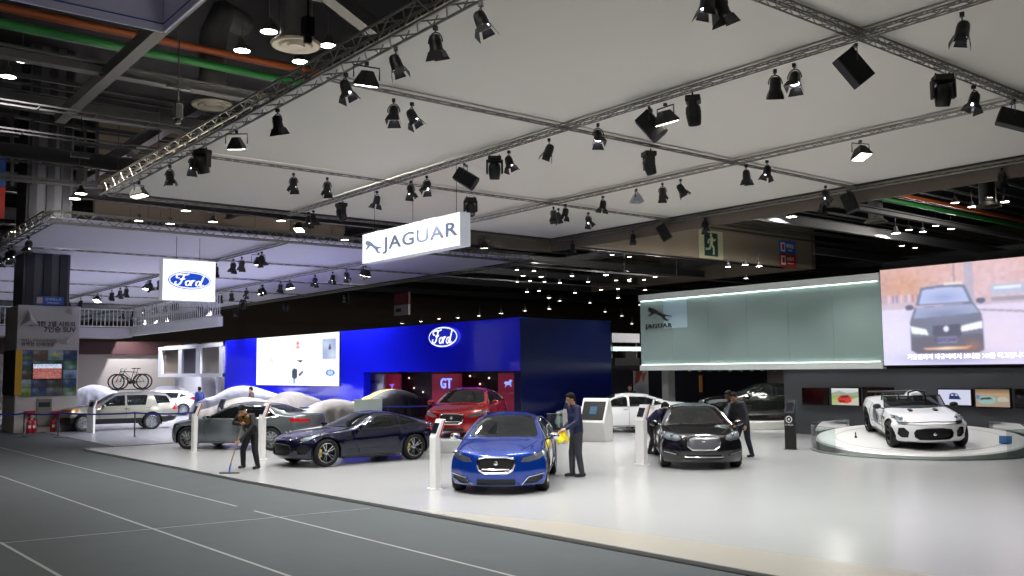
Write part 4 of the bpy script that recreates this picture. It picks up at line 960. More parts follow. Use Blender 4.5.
for (px, py), lb in (((212, 107), 'vertical grey air duct ending in a round diffuser beside the front truss'), ((296, 47), 'vertical grey air duct with pale round diffuser near the top of the front truss'), ((876, 223), 'grey air duct with round diffuser above the green glass wall'), ((988, 208), 'grey air duct with round diffuser above the big screen')):
    p = atz(px, py, 11); t = thing('air_duct', lb, 'air duct', p)
    MB().tube([(0, 0, .25), (0, 0, 2.4), (.5, .5, 3.4), (1.6, 1.6, 3.6)], [.42, .42, .42, .42], 16).build('duct_pipe', STEEL, t, smooth=50)
    MB().lathe([(.001, .02), (.2, 0), (.25, .06), (.4, 0), (.45, .06), (.62, .02), (.66, .08), (.45, .25), (.42, .3)], n=24).build('diffuser', mat('diffuser_pale', '#5e5a52', .6), t, smooth=40)
# braces of the roof arch
for a, b in (((60, 118, 10.9), (205, -14, 10.9)), ((322, -12, 11), (372, 28, 11))): p = atz(*a); q = atz(*b); struct(MB().bar(p, q, .32, .35).build('beam', STEELL))
struct(slab('wall_bulkhead_left', aty(97, 150, 56).x, aty(97, 150, 56).x + 16, 56, 56.5, 11.5, 17, mat('beige_bulkhead', '#8b7f6e', .8)))
t = thing('steel_gantry', 'dark steel gantry cage around the top of the hall column at the left', 'gantry')
gq = lambda px, py, y=43.0: aty(px, py, y)
m_ = MB()
for a, b in (((-30, 172), (97, 184)), ((-30, 176), (97, 187)), ((-30, 108), (97, 131)), ((-30, 150), (97, 162))): m_.bar(gq(*a), gq(*b), .14, .12)
m_.build('rails', STEELL, t); m_ = MB()
for px in (97, 85, 62, 33, 12): m_.bar(gq(px, 185), gq(px, 100), .13)
m_.build('posts', STEEL, t)
# chain hoists by the truss corner
for px, py in ((105, 172), (203, 108), (424, 46)):
    p = atz(px, py, 9.4); t = thing('chain_hoist', 'black chain hoist motor hanging over the front truss, %s' % ({105: 'at its far corner', 203: 'beside the round duct diffuser', 424: 'above the glowing floodlight'}[px]), 'hoist', (8.0, p.y, 8.9))
    MB().box((0, 0, .3), (.22, .2, .4)).box((0, 0, .05), (.14, .14, .16)).build('motor', BLACK, t, bevel=.03); MB().tube([(0, 0, .5), (0, 0, 2.6)], .02).build('chain', DARKM, t); MB().box((0, 0, .95), (.6, .12, .12)).build('clamp_bar', BLACK, t)
# bulkheads and far building walls
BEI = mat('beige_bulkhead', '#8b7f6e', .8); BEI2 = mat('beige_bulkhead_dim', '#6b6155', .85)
p0 = atz(505, 236, 10.5); p1 = atz(812, 271, 10.5); yb_ = p0.y
p1 = aty(812, 271, 47.); p0 = aty(590, 246, 47.)
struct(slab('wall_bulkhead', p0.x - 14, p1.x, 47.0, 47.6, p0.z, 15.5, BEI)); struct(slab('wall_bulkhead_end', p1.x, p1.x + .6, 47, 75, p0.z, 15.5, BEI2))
BKZ = p0.z
# ------------------------------------------------------------------ logos
SIGNW = mat('lightbox_face', '#f4f6fb', .4, emit='#f3f6ff', es=1.15); SIGNS = mat('lightbox_side', '#c9ccd2', .4, emit='#dfe4f0', es=.25)
INK = mat('grey_blue_lettering', '#8791ad', .4, emit='#8791ad', es=.5); FBLUE = mat('logo_blue', '#1c4fd0', .3, emit='#1f55e0', es=.55); LOGOW = mat('logo_white', '#ffffff', .4, emit='#ffffff', es=.9)
CAT = [(0, .50), (.04, .58), (.10, .64), (.17, .61), (.28, .585), (.45, .50), (.60, .385), (.74, .31), (.82, .285), (.95, .245), (1.10, .21), (1.20, .17), (1.21, .15), (1.10, .165), (.97, .185), (.87, .185), (.85, .13), (.93, .055), (1.04, .01), (1.01, -.025), (.88, -.01), (.77, .08), (.68, .185), (.55, .26), (.42, .335), (.31, .35), (.22, .29), (.10, .235), (.02, .25), (.01, .295), (.10, .31), (.17, .38), (.12, .44), (.04, .44)]
def leaper(name, wd, m, parent, M, tail=True, ext=.02):
    k = wd / 1.26
    return MB().prism([((x - .6) * k, (y - .3) * k * .85) for x, y in CAT], M, ext).build(name, m, parent)
def oval_logo(parent, M, wd, mblue, mwhite, ext=.04):
    """blue oval with a white ring and flowing script lettering"""
    rx, ry = wd / 2, wd / 2 * .42
    def el(k, z0, z1, m, nm): 
        pts = [(rx * k * math.cos(t), (ry + rx * (k - 1)) * math.sin(t)) for t in np.linspace(0, 2 * PI, 49)[:-1]]
        return MB().prism(pts, M @ Matrix.Translation((0, 0, z0)), z1 - z0).build(nm, m, parent)
    el(1.0, 0, ext, mblue, 'oval_badge'); el(.965, 0, ext * 1.08, mwhite, 'oval_ring'); el(.915, 0, ext * 1.16, mblue, 'oval_field')
    st = [[(.75, .95), (.5, .93), (.42, 1.12), (.65, 1.3), (1.1, 1.3), (1.6, 1.33), (1.85, 1.42)], [(1.32, 1.3), (1.1, .85), (.9, .4), (.62, .16), (.35, .2), (.3, .42), (.45, .5)], [(.78, .78), (1.1, .8), (1.4, .86)],
        [(1.75, .66), (1.5, .5), (1.5, .2), (1.72, .12), (1.95, .35), (1.92, .62), (1.75, .66)], [(2.02, .1), (2.2, .68)], [(2.14, .48), (2.32, .7), (2.55, .66)], [(3.1, .62), (2.8, .6), (2.62, .3), (2.75, .12), (3.0, .22), (3.2, .6)], [(3.55, 1.28), (3.25, .6), (3.12, .2), (3.28, .12), (3.5, .25)]]
    k = wd * .68 / 3.3; mb = MB()
    for s_ in st:
        P = [Vector(((x - 1.95) * k, (y - .7) * k, 0)) for x, y in s_]; Q = []
        for i in range(len(P) - 1):
            a, b, c, d = P[max(i - 1, 0)], P[i], P[i + 1], P[min(i + 2, len(P) - 1)]
            for t in np.linspace(0, 1, 5)[:-1]: Q.append(.5 * (2 * b + (c - a) * t + (2 * a - 5 * b + 4 * c - d) * t * t + (3 * b - a - 3 * c + d) * t ** 3))
        Q.append(P[-1]); n = len(Q); hw = .085 * k; Lf, Rt = [], []
        for i, q in enumerate(Q):
            d = (Q[min(i + 1, n - 1)] - Q[max(i - 1, 0)]).normalized(); nn = Vector((-d.y, d.x, 0)); w_ = hw * (1.15 if abs(d.y) > .6 else .75); Lf.append(q + nn * w_); Rt.append(q - nn * w_)
        V = [M @ (p + Vector((0, 0, ext * 1.24))) for p in Lf + Rt]; mb.add(V, [(i, n + i, n + i + 1, i + 1) for i in range(n - 1)])
    mb.build('script_lettering', mwhite, parent)
def M3(o, x, n): return frame(o, x, n)
NX = Vector((-1, 0, 0)); NY = Vector((0, -1, 0)); PX = Vector((1, 0, 0)); PYm = Vector((0, -1, 0))
# ---- hanging lightboxes
a = atx(363, 236, 14.15); b = atx(363, 263, 14.15); c = atx(460, 210, 14.15); y0, y1, z0, z1 = c.y, a.y, (b.z + 5.71) / 2 + .0, a.z + .04
t = thing('lightbox_sign', 'white hanging lightbox with grey-blue JAGUAR lettering and leaping cat', 'sign', (14.15, (y0 + y1) / 2, z0))
W_ = y1 - y0; Hh = z1 - z0
MB().box((.17, 0, Hh / 2), (.34, W_, Hh)).build('box_body', SIGNS, t, bevel=.01)
MB().box((-.012, 0, Hh / 2), (.02, W_ - .03, Hh - .03)).build('lit_face', SIGNW, t)
Mf = M3((-.03, -.6, Hh / 2), (0, -1, 0), (-1, 0, 0)); text('lettering', 'JAGUAR', .52, INK, t, Mf @ Matrix.Diagonal((1.85, 1, 1, 1)), ext=.008, spacing=1.1, bold=.008)
leaper('leaping_cat', 1.1, INK, t, M3((-.02, 1.85, Hh / 2), (0, -1, 0), (-1, 0, 0)))
for y in (-W_ / 2 + .4, 0, W_ / 2 - .4): MB().tube([(.17, y, Hh), (.17, y, ZT - z0)], .008, 5).build('wire', DARKM, t)
FY = FY0 + 1.6
a = aty(163, 258.5, FY); b = aty(215, 301, FY); c = aty(163, 300, FY)
t = thing('lightbox_sign', 'white square hanging lightbox with a blue Ford script oval'.replace('Ford script', 'script lettered'), 'sign', ((a.x + b.x) / 2, FY, c.z))
W_ = b.x - a.x; Hh = a.z - c.z
MB().box((0, .2, Hh / 2), (W_, .4, Hh)).build('box_body', SIGNS, t, bevel=.01); MB().box((0, -.012, Hh / 2), (W_ - .03, .02, Hh - .03)).build('lit_face', SIGNW, t)
oval_logo(t, M3((0, -.024, Hh * .5), (1, 0, 0), (0, -1, 0)), W_ * .81, FBLUE, LOGOW)
for x in (-.45, .45): MB().tube([(x, .2, Hh), (x, .2, ZF - c.z + .1)], .01, 5).build('wire', DARKM, t)
# ---- square banner ring top left
cb = atz(163, 32, 9.0); BAN = mat('banner_cloth', '#eae8fa', .8, var=.03); BSTR = mat('banner_blue_stripe', '#4a62b8', .7)
t = thing('hanging_banner', 'white square ring banner with thin blue stripe hanging in the upper left corner', 'banner', (cb.x, cb.y, 9.0))
for nm, cc, dd in (('banner_panel', (-2.2, .03, .9), (4.4, .05, 1.8)), ('banner_panel', (.03, -2.2, .9), (.05, 4.4, 1.8)), ('banner_panel', (-2.2, -4.43, .9), (4.4, .05, 1.8)), ('banner_panel', (-4.43, -2.2, .9), (.05, 4.4, 1.8))): MB().box(cc, dd).build(nm, BAN, t)
MB().box((-2.2, -.0, .16), (4.4, .012, .025)).box((0, -2.2, .16), (.012, 4.4, .025)).build('stripe', BSTR, t)
text('lettering', '스홀시', .42, mat('banner_ink', '#4e5068', .6), t, M3((-.95, -.0, .79), (1, 0, 0), (0, -1, 0)), ext=.004, bold=.008)
text('lettering', '시', .42, MATS['banner_ink'], t, M3((0, -.75, .79), (0, -1, 0), (-1, 0, 0)), ext=.004, bold=.008)
for x, y in ((-.1, -.1), (-4.3, -.1), (-.1, -4.3), (-4.3, -4.3)): MB().tube([(x, y, 1.8), (x, y, 3.2)], .012, 5).build('wire', DARKM, t)
# ---- bulkhead signs
M0 = lambda p: M3(p, (1, 0, 0), (0, -1, 0))
a = aty(698, 229, 46.95); b = aty(723, 260, 46.95); cx = (a.x + b.x) / 2; hz = abs(a.z - b.z); wx = b.x - a.x
t = thing('exit_sign', 'big pale green running man emergency exit sign on the beige bulkhead', 'sign', (cx, 46.95, (a.z + b.z) / 2 - .0))
MB().box((0, 0, 0), (wx, .08, hz)).build('sign_panel', mat('sign_pale_green', '#b4b394', .6), t)
G = mat('exit_green', '#0f3a30', .6); MB().box((.0, -.05, 0), (wx * .55, .03, hz * .82)).build('doorway', G, t)
k = hz / 2; mb = MB(); q = lambda pts, r: mb.tube([(x * k, -.075, z * k) for x, z in pts], r * k, 6)
mb.ball((-.02 * k, -.075, .66 * k), (.13 * k, .02, .13 * k)); q([(0, .5), (-.05, .05)], .15); q([(-.02, .42), (.3, .3), (.46, .42)], .07); q([(-.05, .42), (-.32, .3), (-.38, .05)], .07); q([(-.05, .05), (.22, -.2), (.2, -.7)], .09); q([(-.08, .05), (-.22, -.3), (-.62, -.34)], .09)
mb.build('running_figure', MATS['sign_pale_green'], t)
a = aty(779, 240, 46.95); b = aty(796, 268, 46.95)
t = thing('direction_sign', 'blue and red hanging notice on the beige bulkhead beside the exit figure', 'sign', ((a.x + b.x) / 2, 46.95, b.z)); wx = b.x - a.x; hz = a.z - b.z
MB().box((0, 0, hz * .75), (wx, .06, hz * .49)).build('blue_panel', mat('sign_blue', '#3a62b4', .5), t); MB().box((0, 0, hz * .25), (wx, .06, hz * .49)).build('red_panel', mat('sign_red', '#b0352c', .5), t)
WS = mat('sign_white', '#e6e2e0', .5); RD = mat('sign_red_deep', '#c03a34', .5)
for z in (.75, .25): MB().box((-wx * .3, -.04, hz * z), (wx * .26, .03, hz * .34)).build('icon_panel', WS, t); MB().box((-wx * .3, -.06, hz * z), (wx * .13, .03, hz * .22)).build('icon', RD, t)
text('lettering', '화장실', hz * .17, WS, t, M0((wx * .14, -.035, hz * .8)), ext=.005, bold=.006); text('lettering', 'Toilets', hz * .1, WS, t, M0((wx * .14, -.035, hz * .65)), ext=.005)
text('lettering', '소화기', hz * .17, WS, t, M0((wx * .14, -.035, hz * .3)), ext=.005, bold=.006); text('lettering', 'Extinguisher', hz * .075, WS, t, M0((wx * .16, -.035, hz * .15)), ext=.005)
p = atx(345, 299, 44.); t = thing('exit_sign', 'small far green running man sign above the white video screen', 'sign', p)
MB().box((0, 0, 0), (.1, 1.5, 1.0)).build('sign_panel', MATS['exit_green'], t); MB().ball((-.08, .1, .3), (.03, .13, .13)).tube([(-.08, .08, .2), (-.08, 0, -.1), (-.08, -.25, -.4)], .08).tube([(-.08, 0, -.1), (-.08, .3, -.35)], .07).tube([(-.08, .3, .15), (-.08, .05, .12), (-.08, -.3, .05)], .05).build('running_figure', MATS['sign_pale_green'], t)
p = atx(402, 305, 44.); t = thing('hall_sign', 'far dark red and white hanging sign above the blue wall', 'sign', p)
MB().box((0, 0, .55), (.2, 2.4, 1.0)).build('red_panel', mat('far_sign_red', '#5a2024', .6), t); MB().box((0, 0, -.45), (.2, 2.4, .9)).build('white_panel', mat('far_sign_white', '#9a9698', .6), t); MB().box((-.12, .4, -.45), (.03, .8, .3)).build('mark', DARKM, t)
# ---- glass header wall, video wall and monitor wall
GX = 28.8; yL = atx(640.5, 335, GX).y; yR = atx(882, 320, GX).y; zt_ = atx(760, 284, GX).z; zbm = 2.38
DG = mat('slate_grey_wall', '#4a4c52', .6, var=.03); FRAMEW = mat('pale_frame', '#d3dad6', .4, emit='#dfe8e4', es=.12)
GP = mat('frosted_green_glass', '#8c9f9b', .2, emit='#80958f', es=.15, coat=.3, var=.07, vscale=.5)
t = thing('glass_header', 'long frosted green glass header wall with JAGUAR emblem at its end', 'glass wall', (GX, yL, zbm)); Ly = yL - yR; Hz = zt_ - zbm
MB().box((.46, -Ly / 2, Hz / 2), (.3, Ly - .04, Hz - .3)).build('backing', GP, t)
LEDM = mat('led_strip_glow', '#ffffff', .4, emit='#eefcf6', es=5)
for z in (.235, Hz - .275): MB().box((-.045, -Ly / 2, z), (.03, Ly - .2, .016)).build('led_strip', LEDM, t)
npan = 6
for i in range(npan): MB().box((.03, -Ly * (i + .5) / npan, Hz / 2), (.03, Ly / npan - .012, Hz - .46)).build('glass_pane', GP, t)
MB().box((.25, -Ly / 2, Hz - .13), (.66, Ly, .26)).build('top_frame', FRAMEW, t); MB().box((.25, -Ly / 2, .11), (.66, Ly, .22)).build('bottom_frame', FRAMEW, t)
MB().box((.06, -.05, Hz / 2), (.08, .1, Hz - .4)).build('end_frame', FRAMEW, t)
EMB = mat('emblem_metal', '#6a6562', .3, .8); leaper('leaping_cat', 1.35, EMB, t, M3((-.02, -1.15, Hz * .73), (0, -1, 0), (-1, 0, 0)), ext=.06)
MB().box((.0, -1.95, Hz * .74), (.012, 1.25, Hz * .40)).build('glow_patch', mat('glow_patch_pale', '#a9c0c8', .2, emit='#9fbccc', es=.15), t)  # pale emissive pane imitates a patch of glow on the glass
text('lettering', 'JAGUAR', .26, EMB, t, M3((-.02, -1.05, Hz * .575), (0, -1, 0), (-1, 0, 0)) @ Matrix.Diagonal((1.35, 1, 1, 1)), ext=.03, spacing=1.2)
for i, yy in enumerate(np.linspace(yL - 2.6, yL - 6.6, 9)):
    d = thing('glint', 'small pink-white downlight under the green glass header, %s' % ordw(i, 9), 'glint', (GX + .05, yy, zbm), group='glints under the glass header')  # small glowing beads stand in for reflected points of light
    lo = bpy.data.objects.new('added_recess_spot', bay_l.copy()); lo.data.energy = 70; C.objects.link(lo); lo.location = (GX + .8, yy, 2.4); lo.rotation_euler = (0, -.5, 0)  # spots added to brighten the dark saloon in the recess
    MB().lathe([(.075, 0), (.075, -.05), (.055, -.06), (.055, -.02)], n=12).build('housing', CHROME, d, smooth=40); MB().lathe([(.001, -.045), (.055, -.045), (.055, -.03), (.001, -.03)], n=12).build('lens', mat('pinkish_glint', '#ffffff', .4, emit='#ffe0e0', es=8.), d)
zs0, zs1 = atx(886, 366, GX).z, atx(882, 270, GX).z
P = Paint(220, 150, '#cfc2d6'); P.X = P.X * .98 + .08
P.vgrad(0, .42, '#d2a59a', '#c7a9b0').soft(.22, .2, .2, .16, '#c98a62', .8).soft(.06, .1, .1, .2, '#b98c80', .6).soft(.8, .15, .2, .25, '#d9b6bc', .7).grain(.06, 24)
for i in range(12): P.rect(.02 + i * .028, .28, .032 + i * .028, .36, random.choice(['#5a6cc8', '#a06a70', '#d8d0e0', '#7c86c0', '#8a6a78']), .8)
P.rect(.0, .36, 1, .43, '#b4a6b4', .7).rect(.575, 0, .585, .33, '#8a7c8c').rect(.64, 0, .70, .38, '#a1a0b4', .8).rect(.80, .24, 1, .34, '#aab4cc').rect(.82, .26, .98, .29, '#e2ecff').rect(.80, .36, 1, .40, '#8a8494')
P.vgrad(.43, 1, '#d6cce6', '#cfd0f2').grain(.03, 30).soft(.15, .7, .2, .3, '#e4e2f8', .6).soft(.85, .75, .2, .25, '#e6d2e0', .7).poly([(.62, .45), (1, .5), (1, .52), (.62, .465)], '#9a8f9c')
P.soft(.52, .93, .28, .06, '#8f90b4', .8)
X0_ = P.X; P.X = .17 + (P.X - .277) / .814
P.poly([(.27, .22), (.46, .205), (.62, .22), (.68, .40), (.22, .40)], '#5e6a86').poly([(.285, .245), (.46, .23), (.605, .245), (.65, .385), (.25, .385)], '#a9b8e2').soft(.45, .33, .12, .05, '#8092c4', .8).poly([(.46, .19), (.6, .19), (.6, .215), (.46, .215)], '#e9d9c4')
P.ell(.17, .415, .035, .028, '#4a5068').ell(.735, .385, .035, .028, '#4a5068')
P.poly([(.21, .42), (.68, .40), (.74, .52), (.745, .84), (.7, .88), (.22, .88), (.17, .84), (.17, .56)], '#5b6376').poly([(.23, .42), (.67, .41), (.72, .50), (.2, .53)], '#8f9cc0').soft(.45, .5, .18, .05, '#65708f', .7)
P.poly([(.17, .6), (.3, .64), (.32, .7), (.18, .68)], '#eef6f0').poly([(.74, .58), (.58, .62), (.57, .68), (.74, .65)], '#f3f6ff').poly([(.355, .61), (.57, .6), (.58, .70), (.56, .735), (.38, .735), (.35, .7)], '#3b3f52').ell(.46, .645, .022, .03, '#dfe6f6')
P.rect(.385, .72, .54, .785, '#dfe4ff').rect(.39, .73, .535, .775, '#8c98d2', .6).poly([(.18, .72), (.74, .7), (.745, .86), (.7, .885), (.22, .885), (.17, .85)], '#4a4652', .75).poly([(.27, .83), (.66, .815), (.62, .845), (.3, .85)], '#e2a46e').soft(.45, .835, .08, .015, '#ffe9c8', .9).soft(.66, .82, .06, .05, '#a0623c', .6)
P.a = P.a * .80 + np.array([.88, .84, .93]) * .24
P.blur(3)
o = thing('video_wall', 'huge lit video screen showing a dark saloon driving on a pale road', 'screen', (GX - .12, yR - .05, zs0)); SW = 4.86; SH = zs1 - zs0
MB().box((.2, -SW / 2, SH / 2), (.36, SW, SH + .06)).build('screen_housing', BLK, o)
picture('screen_image', P.a, SW - .06, SH - .04, screen_mat('screen_picture', 1.0), o, M3((-.012, -SW / 2, SH / 2), (0, -1, 0), (-1, 0, 0)))
text('subtitle', '겨울린까지 재규어에서 보내준 XE를 타고갑니다, 제천입', .185, mat('subtitle_white', '#ffffff', .4, emit='#ffffff', es=1.6), o, M3((-.03, -.85, SH * .085), (0, -1, 0), (-1, 0, 0)), ext=.003, align='LEFT', bold=.003)
text('number_plate_lettering', 'DG59 JAW', .15, mat('plate_ink', '#4a5aa8', .4, emit='#5560c0', es=.5), o, M3((-.03, -SW * .435, SH * .247), (0, -1, 0), (-1, 0, 0)), ext=.003)
yW = atx(785, 410, GX).y
struct(slab('wall_monitors', GX, GX + .5, SY0, yW, .1, zbm, DG)); struct(slab('wall_header', GX + .1, GX + .6, SY0, yR - .02, zbm, 5.9, mat('header_black', '#17171a', .6)))
BEZ = mat('tv_bezel', '#0b0b0c', .25)
def tv(lb, px0, px1, py0, py1, img, off=False):
    a = atx(px0, py0, GX - .1); b = atx(px1, py1, GX - .1); y0, y1 = a.y, b.y; z1, z0 = a.z, b.z
    t = thing('wall_monitor', lb, 'monitor', (GX - .1, (y0 + y1) / 2, z0)); w_ = y0 - y1; h = z1 - z0
    MB().box((.05, 0, h / 2), (.1, w_, h)).build('bezel', BEZ, t, bevel=.01)
    if img is None: MB().box((-.004, 0, h / 2), (.008, w_ - .08, h - .08)).build('dark_panel', mat('tv_off', '#070608', .08), t)
    else: picture('screen_image', img.a, w_ - .07, h - .07, screen_mat('tv_picture', .85), t, M3((-.008, 0, h / 2), (0, -1, 0), (-1, 0, 0)))
tv('switched-off black wall monitor beside the black kiosk', 801.5, 828, 387.5, 405.5, None)
q = Paint(80, 50, '#b8bcb4').vgrad(0, .35, '#dfe3e6', '#c2c8c4').poly([(0, .3), (.3, .15), (.6, .3), (1, .2), (1, .5), (0, .5)], '#9aa596').rect(0, .45, 1, .7, '#8aa45e').soft(.1, .75, .25, .3, '#a8b86a', .8).poly([(.2, .95), (1, .5), (1, 1)], '#c9c2b4').poly([(.22, .62), (.34, .42), (.62, .38), (.72, .55), (.74, .78), (.6, .88), (.3, .86), (.22, .76)], '#d2382c').poly([(.36, .47), (.6, .43), (.66, .54), (.34, .58)], '#4a3038').rect(.3, .72, .5, .82, '#7a1a18').blur(1)
tv('wall monitor showing a red car in a green landscape', 830.5, 860, 387.2, 406.5, q)
tv('switched-off black wall monitor partly behind the white roadster', 862, 893.5, 387, 406.5, None)
q = Paint(80, 50, '#d6d8ee').poly([(.34, .5), (.36, .28), (.46, .22), (.6, .26), (.66, .5), (.7, .62), (.34, .62)], '#1c2a66').rect(.4, .3, .48, .4, '#d6d8ee').rect(.53, .3, .6, .4, '#d6d8ee').blur(1)
tv('wall monitor with a navy emblem on a lilac-white picture', 937, 972.5, 388.5, 406.5, q)
q = Paint(80, 50, '#b8a08a').vgrad(0, .4, '#7a5c44', '#c8ae8a').rect(0, .35, 1, 1, '#a89480').poly([(.08, .7), (.14, .42), (.45, .38), (.6, .5), (.6, .75), (.45, .85), (.14, .82)], '#8fb4ac').poly([(.16, .5), (.44, .45), (.5, .56), (.14, .6)], '#39474c').poly([(.62, .6), (.7, .42), (.9, .42), (.98, .55), (.96, .7), (.66, .7)], '#b9b4a0').rect(.02, .35, .12, .55, '#4a7ac0').blur(1)
tv('wall monitor showing two pale cars on a brown road', 974, 1011.5, 388, 408.5, q)
tv('dark wall monitor cut off by the right edge', 1014, 1046, 388.5, 409, None)
# ---- recess under the glass header
struct(slab('wall_recess', 38, 38.4, 20, 40, .1, 2.5, mat('recess_black', '#0d0d0f', .7))); struct(slab('wall_recess_side', 34, 34.3, 22.4, 24.9, .1, 2.5, mat('taupe_panel', '#5d5652', .7)))
p = atz(679, 440, .1); struct(slab('wall_pillar', 29.0, 29.4, 26.1, 26.45, .1, 2.4, mat('pale_pillar', '#8b8d8c', .6)))
struct(slab('ceiling_recess', GX + .55, 38.4, 16, 29.5, 2.44, 2.6, MATS['recess_black']))
p = atx(701, 385, 37.9); t = thing('wall_sconce', 'tall narrow amber wall lamp in the black recess', 'wall lamp', (37.95, p.y, 1.2)); MB().box((0, 0, .45), (.1, .3, .95)).build('backplate', BLK, t); MB().box((-.07, 0, .45), (.05, .2, .85)).build('shade', mat('amber_glow', '#a8761a', .5, emit='#c88a18', es=.06), t)
# ---- blue building
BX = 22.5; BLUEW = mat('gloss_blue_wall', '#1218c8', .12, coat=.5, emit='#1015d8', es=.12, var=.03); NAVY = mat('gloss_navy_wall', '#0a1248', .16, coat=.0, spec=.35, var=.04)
yc = 27.75; zc = atx(520, 317, BX).z; xr = aty(610, 320, yc).x; yl0 = atx(225, 350, BX).y; yband = atx(363.5, 380, BX).y
struct(slab('wall_blue_band', BX, BX + .4, yc, yband, 2.42, zc, BLUEW)); struct(slab('wall_blue', BX, BX + .4, yband, yl0, .02, zc, BLUEW)); struct(slab('wall_navy', BX + .02, xr, yc - .02, yc + .4, .1, zc - .02, NAVY)); 
struct(slab('ceiling_blue', BX + .4, BX + 4, yc + .4, yl0, 2.42, 2.6, BLK)); struct(slab('wall_blue_back', BX + 2.0, BX + 2.2, yc + .4, yband, .02, 2.42, mat('black_backdrop', '#141214', .5)))
SEAM = mat('wall_seam', '#0a0e8a', .3); 
t = thing('oval_sign', 'blue oval script sign with white rim mounted on the blue wall', 'sign', (BX - .04, atx(445.5, 337, BX).y, atx(445.5, 337, BX).z)); oval_logo(t, M3((0, 0, 0), (0, -1, 0), (-1, 0, 0)), 2.2, mat('oval_deep_blue', '#2030c8', .2, emit='#2438e0', es=.35), LOGOW, .1)
a = atx(257, 338, BX - .05); b = atx(339.5, 386.5, BX - .05); yS0, yS1 = a.y, b.y; zS1 = a.z; zS0 = b.z
P = Paint(220, 76, '#fbfcff')
for y, x0, x1, c in ((.16, .04, .42, '#e2e9f6'), (.2, .06, .3, '#dbe4f4'), (.28, .05, .36, '#e6ecf8'), (.36, .05, .15, '#dde5f3'), (.33, .18, .28, '#d2cfe6'), (.12, .6, .78, '#e2e9f4'), (.22, .66, .78, '#e4eaf6'), (.42, .04, .15, '#e9eef9'), (.52, .3, .42, '#e8eef8')): P.rect(x0, y, x1, y + .035, c)
P.soft(.535, .17, .018, .04, '#f0484c').rect(.515, .22, .56, .27, '#f07a7c', .8).poly([(.18, .44), (.2, .44), (.24, .53), (.225, .55)], '#b9b2d8').rect(.47, .5, .6, .525, '#d6d6de').poly([(.52, .5), (.6, .5), (.57, .55)], '#33343c')
P.poly([(.47, .7), (.49, .65), (.53, .68), (.53, .84), (.5, .88), (.47, .84)], '#3b4256').rect(.488, .86, .505, .96, '#2d6df0').poly([(.545, .78), (.6, .7), (.605, .74), (.56, .82)], '#4a4d58').rect(.82, .12, .965, .5, '#8d9ab8').soft(.86, .22, .06, .1, '#b4c0d8', .8).soft(.93, .42, .05, .1, '#c8d2e2', .7).poly([(.885, .32), (.9, .2), (.91, .32)], '#1d2230').ell(.905, .75, .05, .06, '#3a6ae0').ell(.905, .75, .033, .038, '#dfe8ff', .7).rect(.87, .86, .94, .885, '#d5dcea')
P.blur(1)
t = thing('video_wall', 'bright white video screen with small pictures on the blue wall', 'screen', (BX - .05, (yS0 + yS1) / 2, zS0)); MB().box((.02, 0, (zS1 - zS0) / 2), (.06, yS0 - yS1, zS1 - zS0)).build('screen_housing', BLK, t); picture('screen_image', P.a, yS0 - yS1 - .04, zS1 - zS0 - .04, screen_mat('white_screen_picture', 1.35), t, M3((-.015, 0, (zS1 - zS0) / 2), (0, -1, 0), (-1, 0, 0)))
# panels below the blue band
PINK = mat('magenta_panel', '#8c2440', .5, emit='#a02848', es=.22); GREYP = mat('pale_notice_panel', '#b3aebc', .6)
def under(px0, px1, py0, m, name, lb, cat, x=BX + 1.4):
    a = atx(px0, py0, x); b = atx(px1, py0, x); t = thing(name, lb, cat, (x, (a.y + b.y) / 2, .02)); MB().box((0, 0, 1.15), (.12, a.y - b.y, 2.3)).build('panel_body', m, t, bevel=.01); return t, a.y - b.y
t, w_ = under(362, 384.5, 373, GREYP, 'notice_panel', 'pale grey notice panel under the blue band behind the black covered car', 'panel', BX + .9); text('lettering', 'Welcome to', .32, DARKM, t, M3((-.07, .1, 1.95), (0, -1, 0), (-1, 0, 0)), ext=.004)
t, w_ = under(385, 400.5, 373, PINK, 'backlit_panel', 'magenta panel with small bird mark beside the pale notice panel', 'panel'); MB().prism([(-.2, .1), (.25, .12), (.05, -.12), (0, .02)], M3((-.07, 0, 1.7), (0, -1, 0), (-1, 0, 0)), .02).build('bird_mark', mat('violet_mark', '#9a7cf0', .4, emit='#8f70ff', es=.8), t)
t, w_ = under(433, 461, 372, PINK, 'backlit_panel', 'magenta panel with glowing blue GT letters above the red car', 'panel'); text('lettering', 'GT', .62, mat('neon_blue', '#7f90ff', .4, emit='#7c8cff', es=1.6), t, M3((-.075, -.05, 1.85), (0, -1, 0), (-1, 0, 0)), ext=.02, bold=.012, spacing=1.15)
t, w_ = under(499, 521, 372, PINK, 'backlit_panel', 'magenta panel with pale horse mark next to the navy wall', 'panel')
MB().prism([(-.3, .05), (-.2, .12), (0, .1), (.12, .2), (.25, .16), (.15, .06), (.18, -.1), (.08, -.02), (-.1, -.02), (-.22, -.12), (-.18, 0)], M3((-.07, 0, 1.85), (0, -1, 0), (-1, 0, 0)), .02).build('horse_mark', mat('pale_blue_mark', '#9ab0ff', .4, emit='#8fa8ff', es=.9), t); text('lettering', 'MUSTANG', .14, mat('dim_pink_ink', '#c08090', .5), t, M3((-.075, 0, 1.5), (0, -1, 0), (-1, 0, 0)), ext=.004, spacing=1.2)
for i, (px, py) in enumerate(((409, 378), (414, 388), (423, 392), (419, 401), (424, 401), (470, 376), (480, 384), (489, 378))):
    p = atx(px, py, BX + 1.9); tag(MB().ball((p.x, p.y, p.z), .045, 10, 7).build('display_lamp', mat('small_warm_lamp', '#ffffff', .4, emit='#ffd8d0', es=1.2), smooth=1), 'tiny warm display lamp in the dark bay under the blue band, %s' % ordw(i, 8), 'lamp', 'tiny lamps under the blue band')
